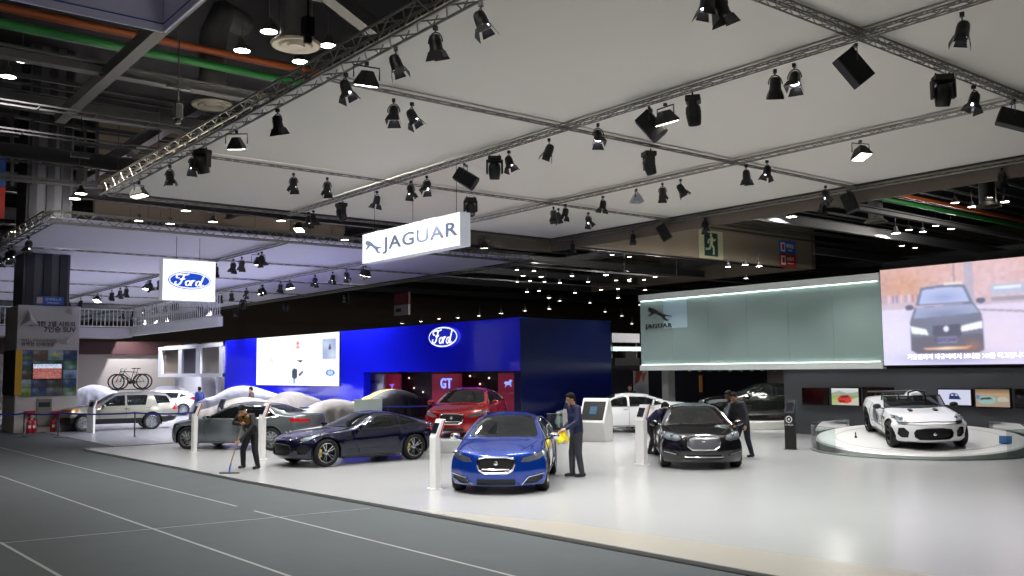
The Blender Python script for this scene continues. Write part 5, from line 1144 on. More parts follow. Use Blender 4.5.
# ---- white framed building left of the blue wall
yA = yl0 + .05; yB = atx(160, 350, BX).y; zw = atx(222, 343, BX).z; WB = mat('white_building', '#d4d4dc', .5)
t = thing('white_pavilion', 'white framed pavilion with three framed bays left of the blue wall', 'pavilion', (BX, (yA + yB) / 2, .02)); hy = (yB - yA) / 2
bays = [(163.5, 180, 'bay_panel', '#6d6259'), (183.5, 197.5, 'bay_panel', '#3b3a44'), (202, 221, 'bay_panel', '#7a756c')]
ed = [];
for p0_, p1_, nm, cc in bays:
    a = atx(p0_, 350, BX).y - (yA + yB) / 2; b = atx(p1_, 350, BX).y - (yA + yB) / 2; MB().box((.06, (a + b) / 2, (zw + 2.4) / 2 + .02), (.05, a - b + .1, zw - 2.3)).build(nm, mat('bay_' + cc[1:], cc, .4), t); ed += [a, b]
ed = [hy] + ed + [-hy]
for a, b in zip(ed[::2], ed[1::2]): MB().box((0, (a + b) / 2, (zw + 2.2) / 2), (.22, abs(a - b), zw - 2.2)).build('upright', WB, t)
for z in (zw - .12, 2.3): MB().box((0, 0, z), (.24, 2 * hy, .24)).build('rail', WB, t)
a = atx(185, 390, BX).y - (yA + yB) / 2; b = atx(203, 390, BX).y - (yA + yB) / 2; MB().cyl((.5, (a + b) / 2, 0), (.5, (a + b) / 2, 2.2), abs(a - b) / 2, n=28).build('column', WB, t, smooth=50); MB().box((1.2, 0, 1.1), (.1, 2 * hy, 2.2)).build('rear_panel', mat('bay_beige', '#8b867c', .6), t)
MB().box((.1, -hy + 1.2, 1.1), (.2, .3, 2.2)).build('post', WB, t)
# back wall and mezzanine railing
struct(slab('wall_far', 4, 30, 77, 77.4, 0, 4.0, mat('warm_grey_wall', '#a59e9a', .7))); struct(slab('wall_far_band', 4, 30, 76.7, 77.4, 4.0, 5.0, mat('dark_red_band', '#3a1a1c', .6)))
struct(slab('wall_mezzanine', 4, 21.5, 73, 77.4, 5.2, 5.9, mat('white_soffit', '#c4bec8', .7)))
t = thing('railing', 'long white mezzanine railing with upright bars under the lilac-white canopy', 'railing', (12.75, 73, 5.9)); MB().box((0, 0, 1.35), (17.5, .08, .08)).box((0, 0, .08), (17.5, .08, .08)).build('handrail', WHITE, t)
for i in range(60): MB().box((-8.6 + i * .29, 0, .7), (.05, .05, 1.3)).build('baluster', WHITE, t)
t2 = thing('railing', 'short white mezzanine railing turning away beside the blue wall', 'railing', (21.5, 64.2, 5.9)); MB().box((0, 0, 1.35), (.08, 17.5, .08)).box((0, 0, .08), (.08, 17.5, .08)).box((0, 0, -.3), (.3, 17.5, .6)).build('handrail', WHITE, t2)
for i in range(46): MB().box((0, -8.6 + i * .38, .7), (.05, .05, 1.3)).build('baluster', WHITE, t2)
# ---- poster column
c0 = atz(13.5, 433.5, 0); c1 = atz(75.5, 430.5, 0); CXa, CXb, CY = c0.x, c1.x, c0.y; zt2 = aty(60, 306, CY).z
cg = mat('column_grey_paint', '#5a5b62', .6); cg2 = mat('column_dark_paint', '#2f3036', .6)
cx = (CXa + CXb) / 2; w_ = CXb - CXa
struct(slab('wall_column', cx - w_ * .42, cx + w_ * .33, CY + .2, CY + 2.2, zt2, 17, cg))
for k in (-.32, -.04, .22): struct(slab('trim_column', cx + w_ * k - .16, cx + w_ * k + .16, CY + .12, CY + .2, zt2, 17, cg2))
t = thing('poster_column', 'grey poster block with photo collage wrapped around the hall column', 'poster stand', (cx, CY, 0)); PW = mat('poster_pale', '#bdb9b6', .6)
MB().box((0, 1.3, zt2 / 2), (w_, 2.6, zt2)).build('block', PW, t, bevel=.02)
def cpx(px, py): p = aty(px, py, CY - .02); return p.x - cx, p.z
P = Paint(120, 90, '#232a35')
cols = ['#2d4466', '#5c86b8', '#86a046', '#6b5a48', '#39533a', '#284a7e', '#8fa8c4', '#4a6630', '#6f6a62', '#31406a', '#c2c8cc', '#3d6a34', '#54483a', '#c9a24a', '#2a6a3a']
for j, (y0_, y1_) in enumerate(((0, .22), (.23, .42), (.43, .62), (.63, .8), (.81, 1))):
    for i, (x0_, x1_) in enumerate(((.0, .19), (.2, .46), (.47, .74), (.75, 1))):
        cc = cols[(j * 4 + i * 3 + j * j) % len(cols)]; P.rect(x0_, y0_, x1_, y1_, cc).soft((x0_ + x1_) / 2, y1_ - .05, .09, .05, cols[(i + j * 5 + 2) % len(cols)], .8).soft(x0_ + .06, y0_ + .05, .07, .05, '#b8c8dc', .5)
P.soft(.62, .1, .1, .08, '#d6d87a', .8).grain(.12, 40).blur(1)
x0_, z1_ = cpx(21.5, 350); x1_, z0_ = cpx(76, 395.5)
picture('photo_collage', P.a, x1_ - x0_, z1_ - z0_, screen_mat('printed_picture', 0), t, M3(((x0_ + x1_) / 2, -.022, (z0_ + z1_) / 2), (1, 0, 0), (0, -1, 0)))
P = Paint(60, 30, '#9a5a58').vgrad(0, .3, '#9cc0e8', '#e0d8e4').grain(.25, 18); P.soft(.5, .7, .4, .3, '#c07a6a', .5)
x2, z3 = cpx(33, 364); x3, z2 = cpx(61, 378.5); m_ = MB().box(((x2 + x3) / 2, -.05, (z2 + z3) / 2), (x3 - x2 + .08, .06, z3 - z2 + .08)).build('monitor', BEZ, t); picture('screen_image', P.a, x3 - x2, z3 - z2, screen_mat('tv_picture', .85), m_, M3(((x2 + x3) / 2, -.085, (z2 + z3) / 2), (1, 0, 0), (0, -1, 0)))
xa, za = cpx(16, 350); xb, zb_ = cpx(21, 395.5); MB().box(((xa + xb) / 2, -.01, (za + zb_) / 2), (xb - xa, .03, za - zb_)).build('yellow_stripe', mat('yellow_stripe', '#c79a24', .6), t)
MB().box((-w_ / 2 - .01, 1.3, (za + zb_) / 2), (.03, 2.6, za - zb_)).build('dark_side_panel', mat('poster_dark', '#3c4048', .6), t)
tri = MB(); 
for pts in (((20, 326), (29, 310), (39, 325)), ((51, 348), (57, 341), (55, 345)), ((55, 343), (71, 337), (68, 345)), ((65, 312), (71, 309), (72, 315))):
    q = [cpx(*p) for p in pts]; cxx = sum(p[0] for p in q) / 3; czz = sum(p[1] for p in q) / 3
    tri.add([(q[0][0], -.02, q[0][1]), (q[1][0], -.02, q[1][1]), (q[2][0], -.02, q[2][1]), (cxx, -.35, czz)], [(0, 1, 3), (1, 2, 3), (2, 0, 3), (0, 2, 1)])
tri.build('pyramid_relief', PW, t)
inkp = mat('poster_ink', '#54524f', .6); text('lettering', '완벽한 3열 시트의', .25, inkp, t, M0((cpx(75.5, 324.5)[0], -.03, cpx(60, 324.5)[1])), ext=.004, bold=.006, align='RIGHT'); text('lettering', '7인승 SUV', .29, inkp, t, M0((cpx(75.5, 330)[0], -.03, cpx(66, 330)[1])), ext=.004, bold=.008, align='RIGHT')
text('lettering', 'WELL-MANNERED', .17, inkp, t, M0((cpx(21, 340.5)[0], -.03, cpx(33.5, 340.5)[1])), ext=.004, align='LEFT'); text('lettering', '완벽한 인테리어', .19, inkp, t, M0((cpx(21, 344.5)[0], -.03, cpx(33.5, 344.5)[1])), ext=.004, bold=.004, align='LEFT')
x2, z3 = cpx(36.5, 399); x3, z2 = cpx(51, 425.5); g_ = MB().box(((x2 + x3) / 2, -.03, (z2 + z3) / 2), (x3 - x2, .08, z3 - z2)).build('metal_hatch', mat('hatch_steel', '#7d7c76', .35, .5), t, bevel=.02); MB().box(((x2 + x3) / 2, -.08, z3 - .25), (x3 - x2 - .15, .02, .2)).build('hatch_vent', DARKM, g_)
p = aty(48, 300, CY + .2); t = thing('blue_sign', 'small blue hall direction plate on top of the poster block', 'sign', (p.x, CY - .1, zt2 + .02)); MB().box((0, 0, .19), (1.1, .06, .36)).build('plate', mat('sign_blue', '#3a62b4', .5), t); MB().box((-.4, -.035, .19), (.22, .02, .26)).build('icon', mat('icon_buff', '#c9a88c', .5), t); text('lettering', '안내데스크', .14, WS, t, M0((.14, -.035, .24)), ext=.004); text('lettering', 'Information', .1, WS, t, M0((.14, -.035, .1)), ext=.004)
p = aty(-3, 190, CY); t = thing('hall_sign', 'blue over red hall notice at the left edge beside the column', 'sign', aty(0, 186, CY - .5)); MB().box((-.3, 0, .7), (1.0, .08, 1.4)).build('blue_panel', MATS['sign_blue'], t); MB().box((-.3, 0, -.7), (1.0, .08, 1.35)).build('red_panel', MATS['sign_red'], t)
EXR = mat('extinguisher_red', '#b3262a', .3)
for i, (px, lb) in enumerate(((26, 'red fire extinguisher left of the steel hatch on the poster block'), (31.5, 'red fire extinguisher nearest the steel hatch, left side'), (55, 'red fire extinguisher right of the steel hatch near the silver SUV'))):
    p = atz(px, 432.6, 0); p.y = CY - .3; t = thing('fire_extinguisher', lb, 'fire extinguisher', (p.x, p.y, 0), group='fire extinguishers by the poster block')
    MB().lathe([(.001, 0), (.1, 0), (.11, .02), (.11, .42), (.08, .5), (.03, .54), (.001, .54)], n=16).build('cylinder', EXR, t, smooth=40); MB().box((.0, 0, .58), (.05, .05, .08)).bar((-.04, 0, .6), (.1, 0, .66), .03).build('valve', BLK, t); MB().tube([(.03, 0, .57), (.12, -.03, .5), (.13, -.05, .3)], .012).build('hose', BLK, t); MB().box((0, -.108, .27), (.1, .012, .12)).build('label_sticker', WS, t)
for px, lb in ((29, 'small red extinguisher sign left of the steel hatch'), (56.5, 'small red extinguisher sign right of the steel hatch')):
    a = cpx(px, 413.5); t = thing('marker_sign', lb, 'sign', (cx + a[0], CY - .12, a[1])); MB().box((0, 0, .05), (.42, .2, .13)).box((0, .04, -.12), (.1, .1, .25)).build('red_plate', EXR, t)
# ---- belt barrier
BELT = mat('blue_belt', '#22309a', .6); POSTM = mat('barrier_post', '#4a4a50', .35, .6)
bp = [(-8, 438), (23.5, 437.5), (58, 437.5), (134.5, 437.5), (197, 437.0)]
B3 = [atz(x, y, 0) for x, y in bp]
for i, p in enumerate(B3):
    t = thing('barrier_post', 'dark belt barrier post in front of the silver SUV, %s' % ordw(i, 5), 'barrier post', p, group='belt barrier posts'); MB().lathe([(.001, 0), (.17, 0), (.17, .02), (.04, .045), (.028, .06), (.028, .9), (.04, .91), (.04, .985), (.001, .99)], n=16).build('post', POSTM, t, smooth=40); MB().lathe([(.042, .925), (.045, .93), (.045, .97), (.042, .975)], n=14).build('belt_reel', BELT, t)
for i, (a, b) in enumerate(zip(B3, B3[1:])):
    mb = MB(); P_ = [a.lerp(b, k) + Vector((0, 0, .95 - .22 * k * (1 - k))) for k in np.linspace(0.01, .99, 14)]
    for u, v in zip(P_, P_[1:]): mb.bar(u, v, .012, .06)
    tag(mb.build('barrier_belt', BELT), 'blue retractable belt stretched before the silver SUV, %s span' % ordw(i, 4), 'barrier belt', 'blue barrier belts')
# second belt behind the big grey and blue cars
pp = [atz(x, y, .02) for x, y in ((300, 431), (345, 430), (388, 429.5), (428, 429))]
for i, p in enumerate(pp):
    t = thing('barrier_post', 'thin belt barrier post behind the navy coupe, %s' % ordw(i, 4), 'barrier post', p, group='belt barrier posts behind the coupe'); MB().lathe([(.001, 0), (.17, 0), (.17, .02), (.04, .045), (.028, .06), (.028, .9), (.04, .91), (.04, .985), (.001, .99)], n=14).build('post', POSTM, t, smooth=40)
for i, (a, b) in enumerate(zip(pp, pp[1:])): tag(MB().bar(a + Vector((0, 0, .95)), b + Vector((0, 0, .95)), .012, .06).build('barrier_belt', BELT), 'blue belt stretched behind the navy coupe, %s span' % ordw(i, 3), 'barrier belt', 'blue belts behind the coupe')
# ------------------------------------------------------------------ cars on show
def ground(px, py, z=.1): return atz(px, py, z)
sp = xf_spec(); sp['mirror_mat'] = CHROME; A_, B_ = ground(455, 492), ground(546, 487.5); mid = (A_ + B_) / 2
BLUEP = paint('blue_metallic_paint', '#08389a', .5, .22); BLACKP = paint('black_paint', '#17161a', .3, .2); NAVYP = paint('navy_metallic_paint', '#0b0f30', .4, .18); GREYP_ = paint('grey_metallic_paint', '#70777c', .6, .28); REDP = paint('red_paint', '#a3141c', .3, .25); WHITEP = paint('white_paint', '#f2f3f6', 0., .3); SILVP = paint('champagne_silver_paint', '#a6a59b', .5, .3)
tc_ = Vector((-mid.x, -mid.y, 0)).normalized(); lf_ = -Vector((RIGHT.x, RIGHT.y, 0)).normalized(); fdir = tc_ + lf_ * .11
car = build_car('saloon_car', 'bright blue saloon with chrome-ringed black mesh grille, nearest car on the stage', sp, placed(mid - fdir.normalized() * -.0, fdir, .1, sp), BLUEP, 'grey', 10, res=.032)
def badge(root, sp, z, y=0., s=.0, r=.05, m=None, col=CHROME):
    pass
sp = xj_spec(); A_, B_ = ground(664, 466.5), ground(737, 466.5); mid = (A_ + B_) / 2; fdir = Vector((-(B_ - A_).y, (B_ - A_).x, 0)); fdir = -fdir if fdir.dot(-mid) < 0 else fdir
build_car('saloon_car', 'black saloon with shiny chrome mesh grille between the people wiping it', sp, placed(mid, fdir, .1, sp), BLACKP, 'silver', 10, res=.035)
sp = ft_spec(); A_, B_ = ground(323, 466.8), ground(413, 459.3); d = (A_ - B_).normalized(); ctr = (A_ + B_) / 2; n_ = Vector((-d.y, d.x, 0)); n_ = n_ if n_.dot(ctr) > 0 else -n_
build_car('sports_coupe', 'dark navy sports coupe with yellow brake calipers beside the mopping person', sp, placed(ctr + n_ * .8 + d * sp['wb'] / 2, d, .1, sp), NAVYP, 'silver', 5, YEL, res=.034)
sp = xf_spec(); A_, B_ = ground(186.5, 449.2), ground(275, 450.5); d = (A_ - B_).normalized(); ctr = (A_ + B_) / 2; n_ = Vector((-d.y, d.x, 0)); n_ = n_ if n_.dot(ctr) > 0 else -n_
build_car('saloon_car', 'metallic grey saloon seen from its side behind the mopping person', sp, placed(ctr + n_ * .8 + d * sp['wb'] / 2, d, .1, sp), GREYP_, 'silver', 10, res=.04)
# red saloon on a low plinth
PLW = mat('white_plinth', '#cfd2d0', .4)
sp = xf_spec(); c = ground(458, 436.5, .47); fdir = (Vector((-c.x, -c.y, 0)).normalized() + lf_ * .22).normalized()
c = c - fdir * -.0
build_car('saloon_car', 'red saloon with black grille on a low white plinth under the magenta panels', sp, placed(c, fdir, .47, sp), REDP, 'grey', 10, res=.045, detail=1)
t = thing('display_plinth', 'low white plinth carrying the red saloon', 'plinth', c - fdir * 1.4, math.atan2(fdir.y, fdir.x)); t.location.z = .1
MB().box((0, 0, .175), (5.6, 2.7, .35)).build('plinth_body', PLW, t, bevel=.02); MB().box((0, 0, .36), (5.5, 2.6, .02)).build('top_plate', WHITE, t)
# white saloon side-on
sp = xf_spec(); A_ = ground(601, 434); B_ = ground(661, 430.5); d = (A_ - B_).normalized(); ctr = (A_ + B_) / 2
d = Vector((-.80, .60, 0)); ctr = ground(621, 432.8); n_ = Vector((.6, .8, 0))
build_car('saloon_car', 'white saloon seen from its side behind the big white console', sp, placed(ctr + n_ * .9 + d * 1.45, d, .1, sp), WHITEP, 'silver', 10, res=.05, detail=1)
sp = xj_spec(); d = Vector((-.80, .60, 0)); ctr = ground(778, 431, .1) + Vector((.6, .8, 0)) * 2.0
build_car('saloon_car', 'dark saloon seen from its side beyond the black kiosk in the recess', sp, placed(ctr + d * 1.5, d, .42, sp), paint('dark_green_paint', '#1d211d', .4, .2), 'silver', 10, res=.05, detail=1)
t = thing('display_plinth', 'low white plinth carrying the dark saloon in the recess', 'plinth', (ctr.x, ctr.y, .1), math.atan2(d.y, d.x)); MB().box((0, 0, .15), (5.8, 2.6, .3)).build('plinth_body', PLW, t, bevel=.02); MB().box((0, 0, .31), (5.7, 2.5, .02)).build('top_plate', WHITE, t)
# silver SUV
sp = suv_spec(); A_, B_ = atz(85.5, 432, 0), atz(152.5, 429.5, 0); d = (A_ - B_).normalized(); ctr = (A_ + B_) / 2; n_ = Vector((-d.y, d.x, 0)); n_ = n_ if n_.dot(ctr) > 0 else -n_
Ms = placed(ctr + n_ * .85 + d * (sp['wb'] / 2 + .06), d, .0, sp) @ Matrix.Scale(.955, 4); build_car('sport_utility_car', 'champagne silver SUV with two bicycles on its roof rails', sp, Ms, SILVP, 'silver', 5, res=.05, detail=1)
# roof rack with two bicycles
BKF = mat('bicycle_frame_black', '#1a1112', .35); BKR = mat('bicycle_red', '#b0202a', .35)
rk = thing('roof_rack', 'black roof rack bars between the SUV roof and the bicycles', 'roof rack', M=Ms @ Matrix.Translation((-.55, 0, 1.76)))
for x in (-.55, .55): MB().bar((x, -.62, .05), (x, .62, .05), .06, .035).build('cross_bar', DGREY, rk, bevel=.008)
for y in (-.32, .3): MB().bar((-.8, y, .085), (.8, y, .085), .09, .03).build('wheel_tray', DGREY, rk)
def bicycle(lb, M, m):
    t = thing('bicycle', lb, 'bicycle', M=M); R_ = .34
    for x in (-.53, .53):
        w = MB().tube([(x + R_ * math.cos(a), 0, R_ + R_ * math.sin(a)) for a in np.linspace(0, 2 * PI, 33)[:-1]], .032, 8, True).build('wheel', RUBBER, t, smooth=60); s_ = MB()
        for a in np.linspace(0, PI, 9)[:-1]: s_.tube([(x + R_ * math.cos(a), .015, R_ + R_ * math.sin(a)), (x - R_ * math.cos(a), -.015, R_ - R_ * math.sin(a))], .0025, 4)
        s_.build('spokes', CHROME, w)
    bb = (-.08, 0, .31); st = (-.2, 0, .78); ht = (.36, 0, .82); hb = (.4, 0, .68)
    MB().tube([bb, st], .018).tube([st, ht], .018).tube([bb, hb], .022).tube([ht, hb], .02).tube([bb, (-.53, 0, .34)], .012).tube([st, (-.53, 0, .34)], .01).tube([bb, ht], .012).build('frame', m, t, smooth=60); MB().tube([hb, (.53, .05, .34)], .017).tube([hb, (.53, -.05, .34)], .017).build('fork', BKR if 'nearer' in lb else m, t, smooth=60)
    MB().tube([st, (-.24, 0, .93)], .014).ball((-.24, 0, .95), (.13, .06, .025)).build('saddle', BLK, t, smooth=60); MB().tube([ht, (.34, 0, .92)], .014).tube([(.30, -.3, .93), (.34, 0, .92), (.30, .3, .93)], .013).build('handlebar', BLK, t, smooth=60)
    MB().lathe([(.001, -.01), (.09, -.01), (.09, .01), (.001, .01)], Matrix.Translation((-.08, -.05, .31)) @ Matrix.Rotation(PI / 2, 4, 'X'), 16).bar((-.08, -.07, .31), (.06, -.07, .24), .02).bar((-.08, .07, .31), (-.22, .07, .38), .02).build('crankset', DGREY, t)
bicycle('black mountain bicycle with red fork standing on the SUV roof, nearer one', Ms @ Matrix.Translation((-.46, .3, 1.87)), BKF)
bicycle('black mountain bicycle standing on the SUV roof, farther one', Ms @ Matrix.Translation((-.7, -.32, 1.87)), BKF)
sp = hatch_spec(); p = atz(183, 415.5, .02); d = Vector((-.95, .3, 0)).normalized(); n_ = Vector((.3, .95, 0))
build_car('hatchback_car', 'white hatchback partly hidden behind the silver SUV', sp, placed(p + n_ * .8 + d * sp['wb'], d, .02, sp), WHITEP, 'silver', 7, res=.06, detail=1)
# covered cars
CW = mat('car_cover_white', '#8f909b', .75); CB = mat('car_cover_beige', '#7d7973', .8); CK = mat('car_cover_black', '#121214', .6); CY_ = mat('car_cover_yellow', '#d9cf2e', .6)
def cov(lb, px, py, ang, L, Wd, Ht, m, z=.02, **k):
    p = atz(px, py, z); f = Vector((math.cos(ang), math.sin(ang), 0))
    M = Matrix.Translation(p) @ Matrix((f, Vector((-f.y, f.x, 0)), Vector((0, 0, 1)))).transposed().to_4x4(); return draped_car('covered_car', lb, M, L, Wd, Ht, m, **k)
LA = math.atan2(.62, -.78)
cov('white cloth covered car beside the poster block, behind the SUV bonnet', 86, 416, LA, 4.0, 1.9, 1.85, CW, seed=1); cov('white cloth covered car seen above the white hatchback', 160, 412, LA, 4.4, 1.9, 1.7, CW, seed=2)
cov('large white cloth covered car in front of the blue wall', 234, 419.5, LA, 4.8, 2.0, 1.78, CW, seed=3); cov('beige cloth covered car directly behind the grey saloon', 236, 427, LA - .05, 4.3, 1.85, 1.36, CB, seed=4)
cov('beige cloth covered car between two other covered cars, below the white screen', 284, 421.8, LA + .95, 3.9, 1.75, 1.5, CB, seed=5); cov('beige cloth covered car behind the navy coupe', 325, 430, LA + .5, 4.0, 1.85, 1.3, CB, seed=6)
lf2 = -Vector((RIGHT.x, RIGHT.y, 0)).normalized(); pk = atz(383, 419.5, .35); dk = lf2 * .78 + Vector((-pk.x, -pk.y, 0)).normalized() * .62; ak = math.atan2(dk.y, dk.x)
cov('black cloth covered car with a yellow centre stripe', 383, 419.5, ak, 4.2, 1.9, 1.34, CK, z=.35, stripe=CY_, seed=7)
t = thing('display_plinth', 'dark plinth carrying the black covered car', 'plinth', (pk.x, pk.y, .02), ak); MB().box((0, 0, .16), (4.6, 2.2, .32)).build('plinth_body', BLK, t, bevel=.02); MB().box((0, 0, .322), (4.5, 2.1, .012)).build('top_plate', DARKM, t)
# ------------------------------------------------------------------ turntable with the white open roadster
dd = 26.0; ctr = CAM + ray(918, 437.5) * (dd / F); ctr = Vector(ctr); Rt = 2.72
vd = Vector((ctr.x, ctr.y, 0)).normalized(); ax = Vector((-vd.y, vd.x, 0)); tl = math.radians(5.2)
up = (Vector((0, 0, 1)) - vd * math.tan(tl)).normalized(); tv_ = (vd - up * vd.dot(up)).normalized()
MT = Matrix.Translation(ctr) @ Matrix((tv_, up.cross(tv_), up)).transposed().to_4x4()     # local x: up the slope, away from the viewer
t = thing('turntable', 'round tilted white turntable under the white roadster', 'turntable', M=MT)
n = 72; top = [Vector((Rt * math.cos(a), Rt * math.sin(a), 0)) for a in np.linspace(0, 2 * PI, n + 1)[:-1]]; inv = MT.inverted(); mb = MB()
bot = [inv @ Vector(((MT @ p).x, (MT @ p).y, .1)) for p in top]; V = [p * .985 for p in top] + [p + Vector((0, 0, -.04)) for p in top] + bot
MB().add(V, [tuple(range(n))] + [(i, (i + 1) % n, n + (i + 1) % n, n + i) for i in range(n)]).build('disc_top', mat('turntable_white', '#e2e2e0', .3), t, smooth=30)
MB().add(V[n:], [(i, (i + 1) % n, n + (i + 1) % n, n + i) for i in range(n)]).build('skirt', mat('turntable_skirt', '#aab0b0', .3), t, smooth=30)
MB().lathe([(Rt * .80, .002), (Rt * .80, .006), (Rt * .805, .006), (Rt * .805, .002)], n=72, closed=True).build('inlay_ring', mat('inlay_grey', '#9a9c9c', .3), t)
BARG = glass('barrier_glass', '#e6f0ee', .97); EDGG = mat('glass_edge_green', '#7c9a92', .15, coat=1.)
gt = thing('glass_barrier', 'curved low glass barrier around the front of the turntable', 'glass barrier', (ctr.x, ctr.y, .1)); Rg = Rt + .12; a0 = math.atan2(-vd.y, -vd.x); gh = .72
def arc(r, z, s, e, k=60): return [(r * math.cos(a0 + a), r * math.sin(a0 + a), z) for a in np.linspace(s, e, k)]
for s_, e_ in ((-2.4, -1.6), (-1.59, -.8), (.8, 1.59), (1.6, 2.4)):
    q = arc(Rg, 0, s_, e_, 16) + arc(Rg, gh, s_, e_, 16); k = MB().add(q, [(i, i + 1, 17 + i, 16 + i) for i in range(15)]).build('glass_pane', BARG, gt, smooth=1); MB().tube(arc(Rg, gh, s_, e_, 16), .006, 5).build('glass_edge', EDGG, k)
MB().tube(arc(Rg, .03, -2.3, 2.3, 50), .03, 6).build('base_rail', mat('rail_grey', '#8a9492', .3, .5), gt)
t = thing('info_plate', 'small blue information plate lying on the turntable rim', 'plate', M=MT @ Matrix.Translation(inv @ (CAM + ray(997, 443) * (dd / F))) ); t.matrix_world = MT @ Matrix.Translation((-.85, -2.1, .0)); MB().box((0, 0, .12), (.03, .3, .22), Matrix.Rotation(-.4, 3, 'Y')).build('plate', mat('plate_blue', '#4f86c8', .4), t, bevel=.006); MB().box((.06, 0, .05), (.03, .2, .1)).build('foot', BLK, t)
t = thing('floor_pin', 'tiny black peg on the white turntable beside the roadster', 'peg'); t.matrix_world = MT @ Matrix.Translation(inv @ Vector(atz(861, 437, .45))); t.matrix_world = MT @ Matrix.Translation((-.25, 1.62, 0)); MB().cyl((0, 0, 0), (0, 0, .06), .035, .03).cyl((0, 0, .06), (0, 0, .16), .018).build('peg', BLK, t)
sp = ft_spec(True)
# car on the tilted disc: nose towards the viewer
fd3 = (ground(929, 446, .3) - ground(886, 430, .45)); 
yaw = math.radians(-14)      # turned from straight-on
sp['mirror_mat'] = DGREY
Mc = MT @ Matrix.Translation((-.05, .12, 0)) @ Matrix.Rotation(PI - yaw, 4, 'Z')
sp['regions'] += [('opening', 'top', [(1.75, .56), (1.9, .62), (2.95, .60), (3.05, .5), (3.05, -.5), (2.95, -.60), (1.9, -.62), (1.75, -.56)], None)]
sp['strips'] += [('hood_stripe', 'front', [(-.9, .70), (0, .72), (.9, .70)], .012, DGREY)]
car = build_car('open_roadster', 'white open roadster with black trim on the round turntable', sp, Mc, WHITEP, 'dark', 5, YEL, res=.034)
xm = sp['front_axle'] + sp['wb'] / 2; X = lambda s: xm - s
# tub, low wraparound screen, fairing, wing, roundels
MB().box((X(2.4), 0, .45), (1.5, 1.25, .05)).box((X(1.72), 0, .66), (.05, 1.25, .45)).box((X(3.1), 0, .66), (.05, 1.2, .45)).box((X(2.4), .62, .62), (1.4, .04, .5)).box((X(2.4), -.62, .62), (1.4, .04, .5)).build('cockpit_tub', LEATHER, car)
V = []; nW = 25
for j, (s0, rr, z0) in enumerate(((1.40, .80, .92), (1.70, .74, 1.21))):
    for i in range(nW):
        a = -1.25 + 2.5 * i / (nW - 1); V.append((X(s0 + .62 * (1 - math.cos(a))), rr * math.sin(a) / math.sin(1.25), z0 - (.05 * (1 - math.cos(a)) if j else .02 * (1 - math.cos(a)))))
MB().add(V, [(i, i + 1, nW + i + 1, nW + i) for i in range(nW - 1)]).build('windscreen', GLASS, car, smooth=1, fix=False); MB().tube(V[nW:], .02, 6).tube(V[:nW], .012, 5).tube([V[0], V[nW]], .018, 5).tube([V[nW - 1], V[-1]], .018, 5).build('windscreen_frame', DGREY, car, smooth=60)
MB().ball((X(3.35), .36, .98), (.5, .24, .2), 18, 12).build('headrest_fairing', WHITEP, car, smooth=60); MB().tube([(X(3.02), .12, .95), (X(3.02), .14, 1.16), (X(3.02), .36, 1.22), (X(3.02), .58, 1.16), (X(3.02), .6, .95)], .03, 8).tube([(X(3.02), -.12, .95), (X(3.02), -.14, 1.12), (X(3.02), -.36, 1.16), (X(3.02), -.58, 1.12), (X(3.02), -.6, .95)], .03, 8).build('roll_hoop', DGREY, car, smooth=60)
MB().bar((X(4.25), -.72, 1.06), (X(4.25), .72, 1.06), .28, .03).box((X(4.22), -.5, 1.0), (.1, .03, .14)).box((X(4.22), .5, 1.0), (.1, .03, .14)).build('rear_wing', DGREY, car, bevel=.008)
for y in (.34, -.3): MB().box((X(1.12), y, .915), (.2, .1, .03), Matrix.Rotation(.12, 3, 'Y')).build('hood_vent', BLK, car, bevel=.01)
MB().lathe([(.001, 0), (.20, 0), (.20, .012), (.001, .012)], Matrix.Translation((X(2.35), -.945, .66)) @ Matrix.Rotation(PI / 2, 4, 'X'), 24).build('roundel', mat('roundel_grey', '#5a5d66', .4), car); MB().lathe([(.001, 0), (.20, 0), (.20, .012), (.001, .012)], Matrix.Translation((X(2.35), .932, .66)) @ Matrix.Rotation(-PI / 2, 4, 'X'), 24).build('roundel', MATS['roundel_grey'], car)
MB().ball((X(-.045), 0, .44), (.03, .045, .045), 12, 8).build('badge', CHROME, car, smooth=60)
for o_ in [o for o in C.objects if o.get('category') == 'car' and o.name.startswith(('saloon', 'sports'))]:
    pass
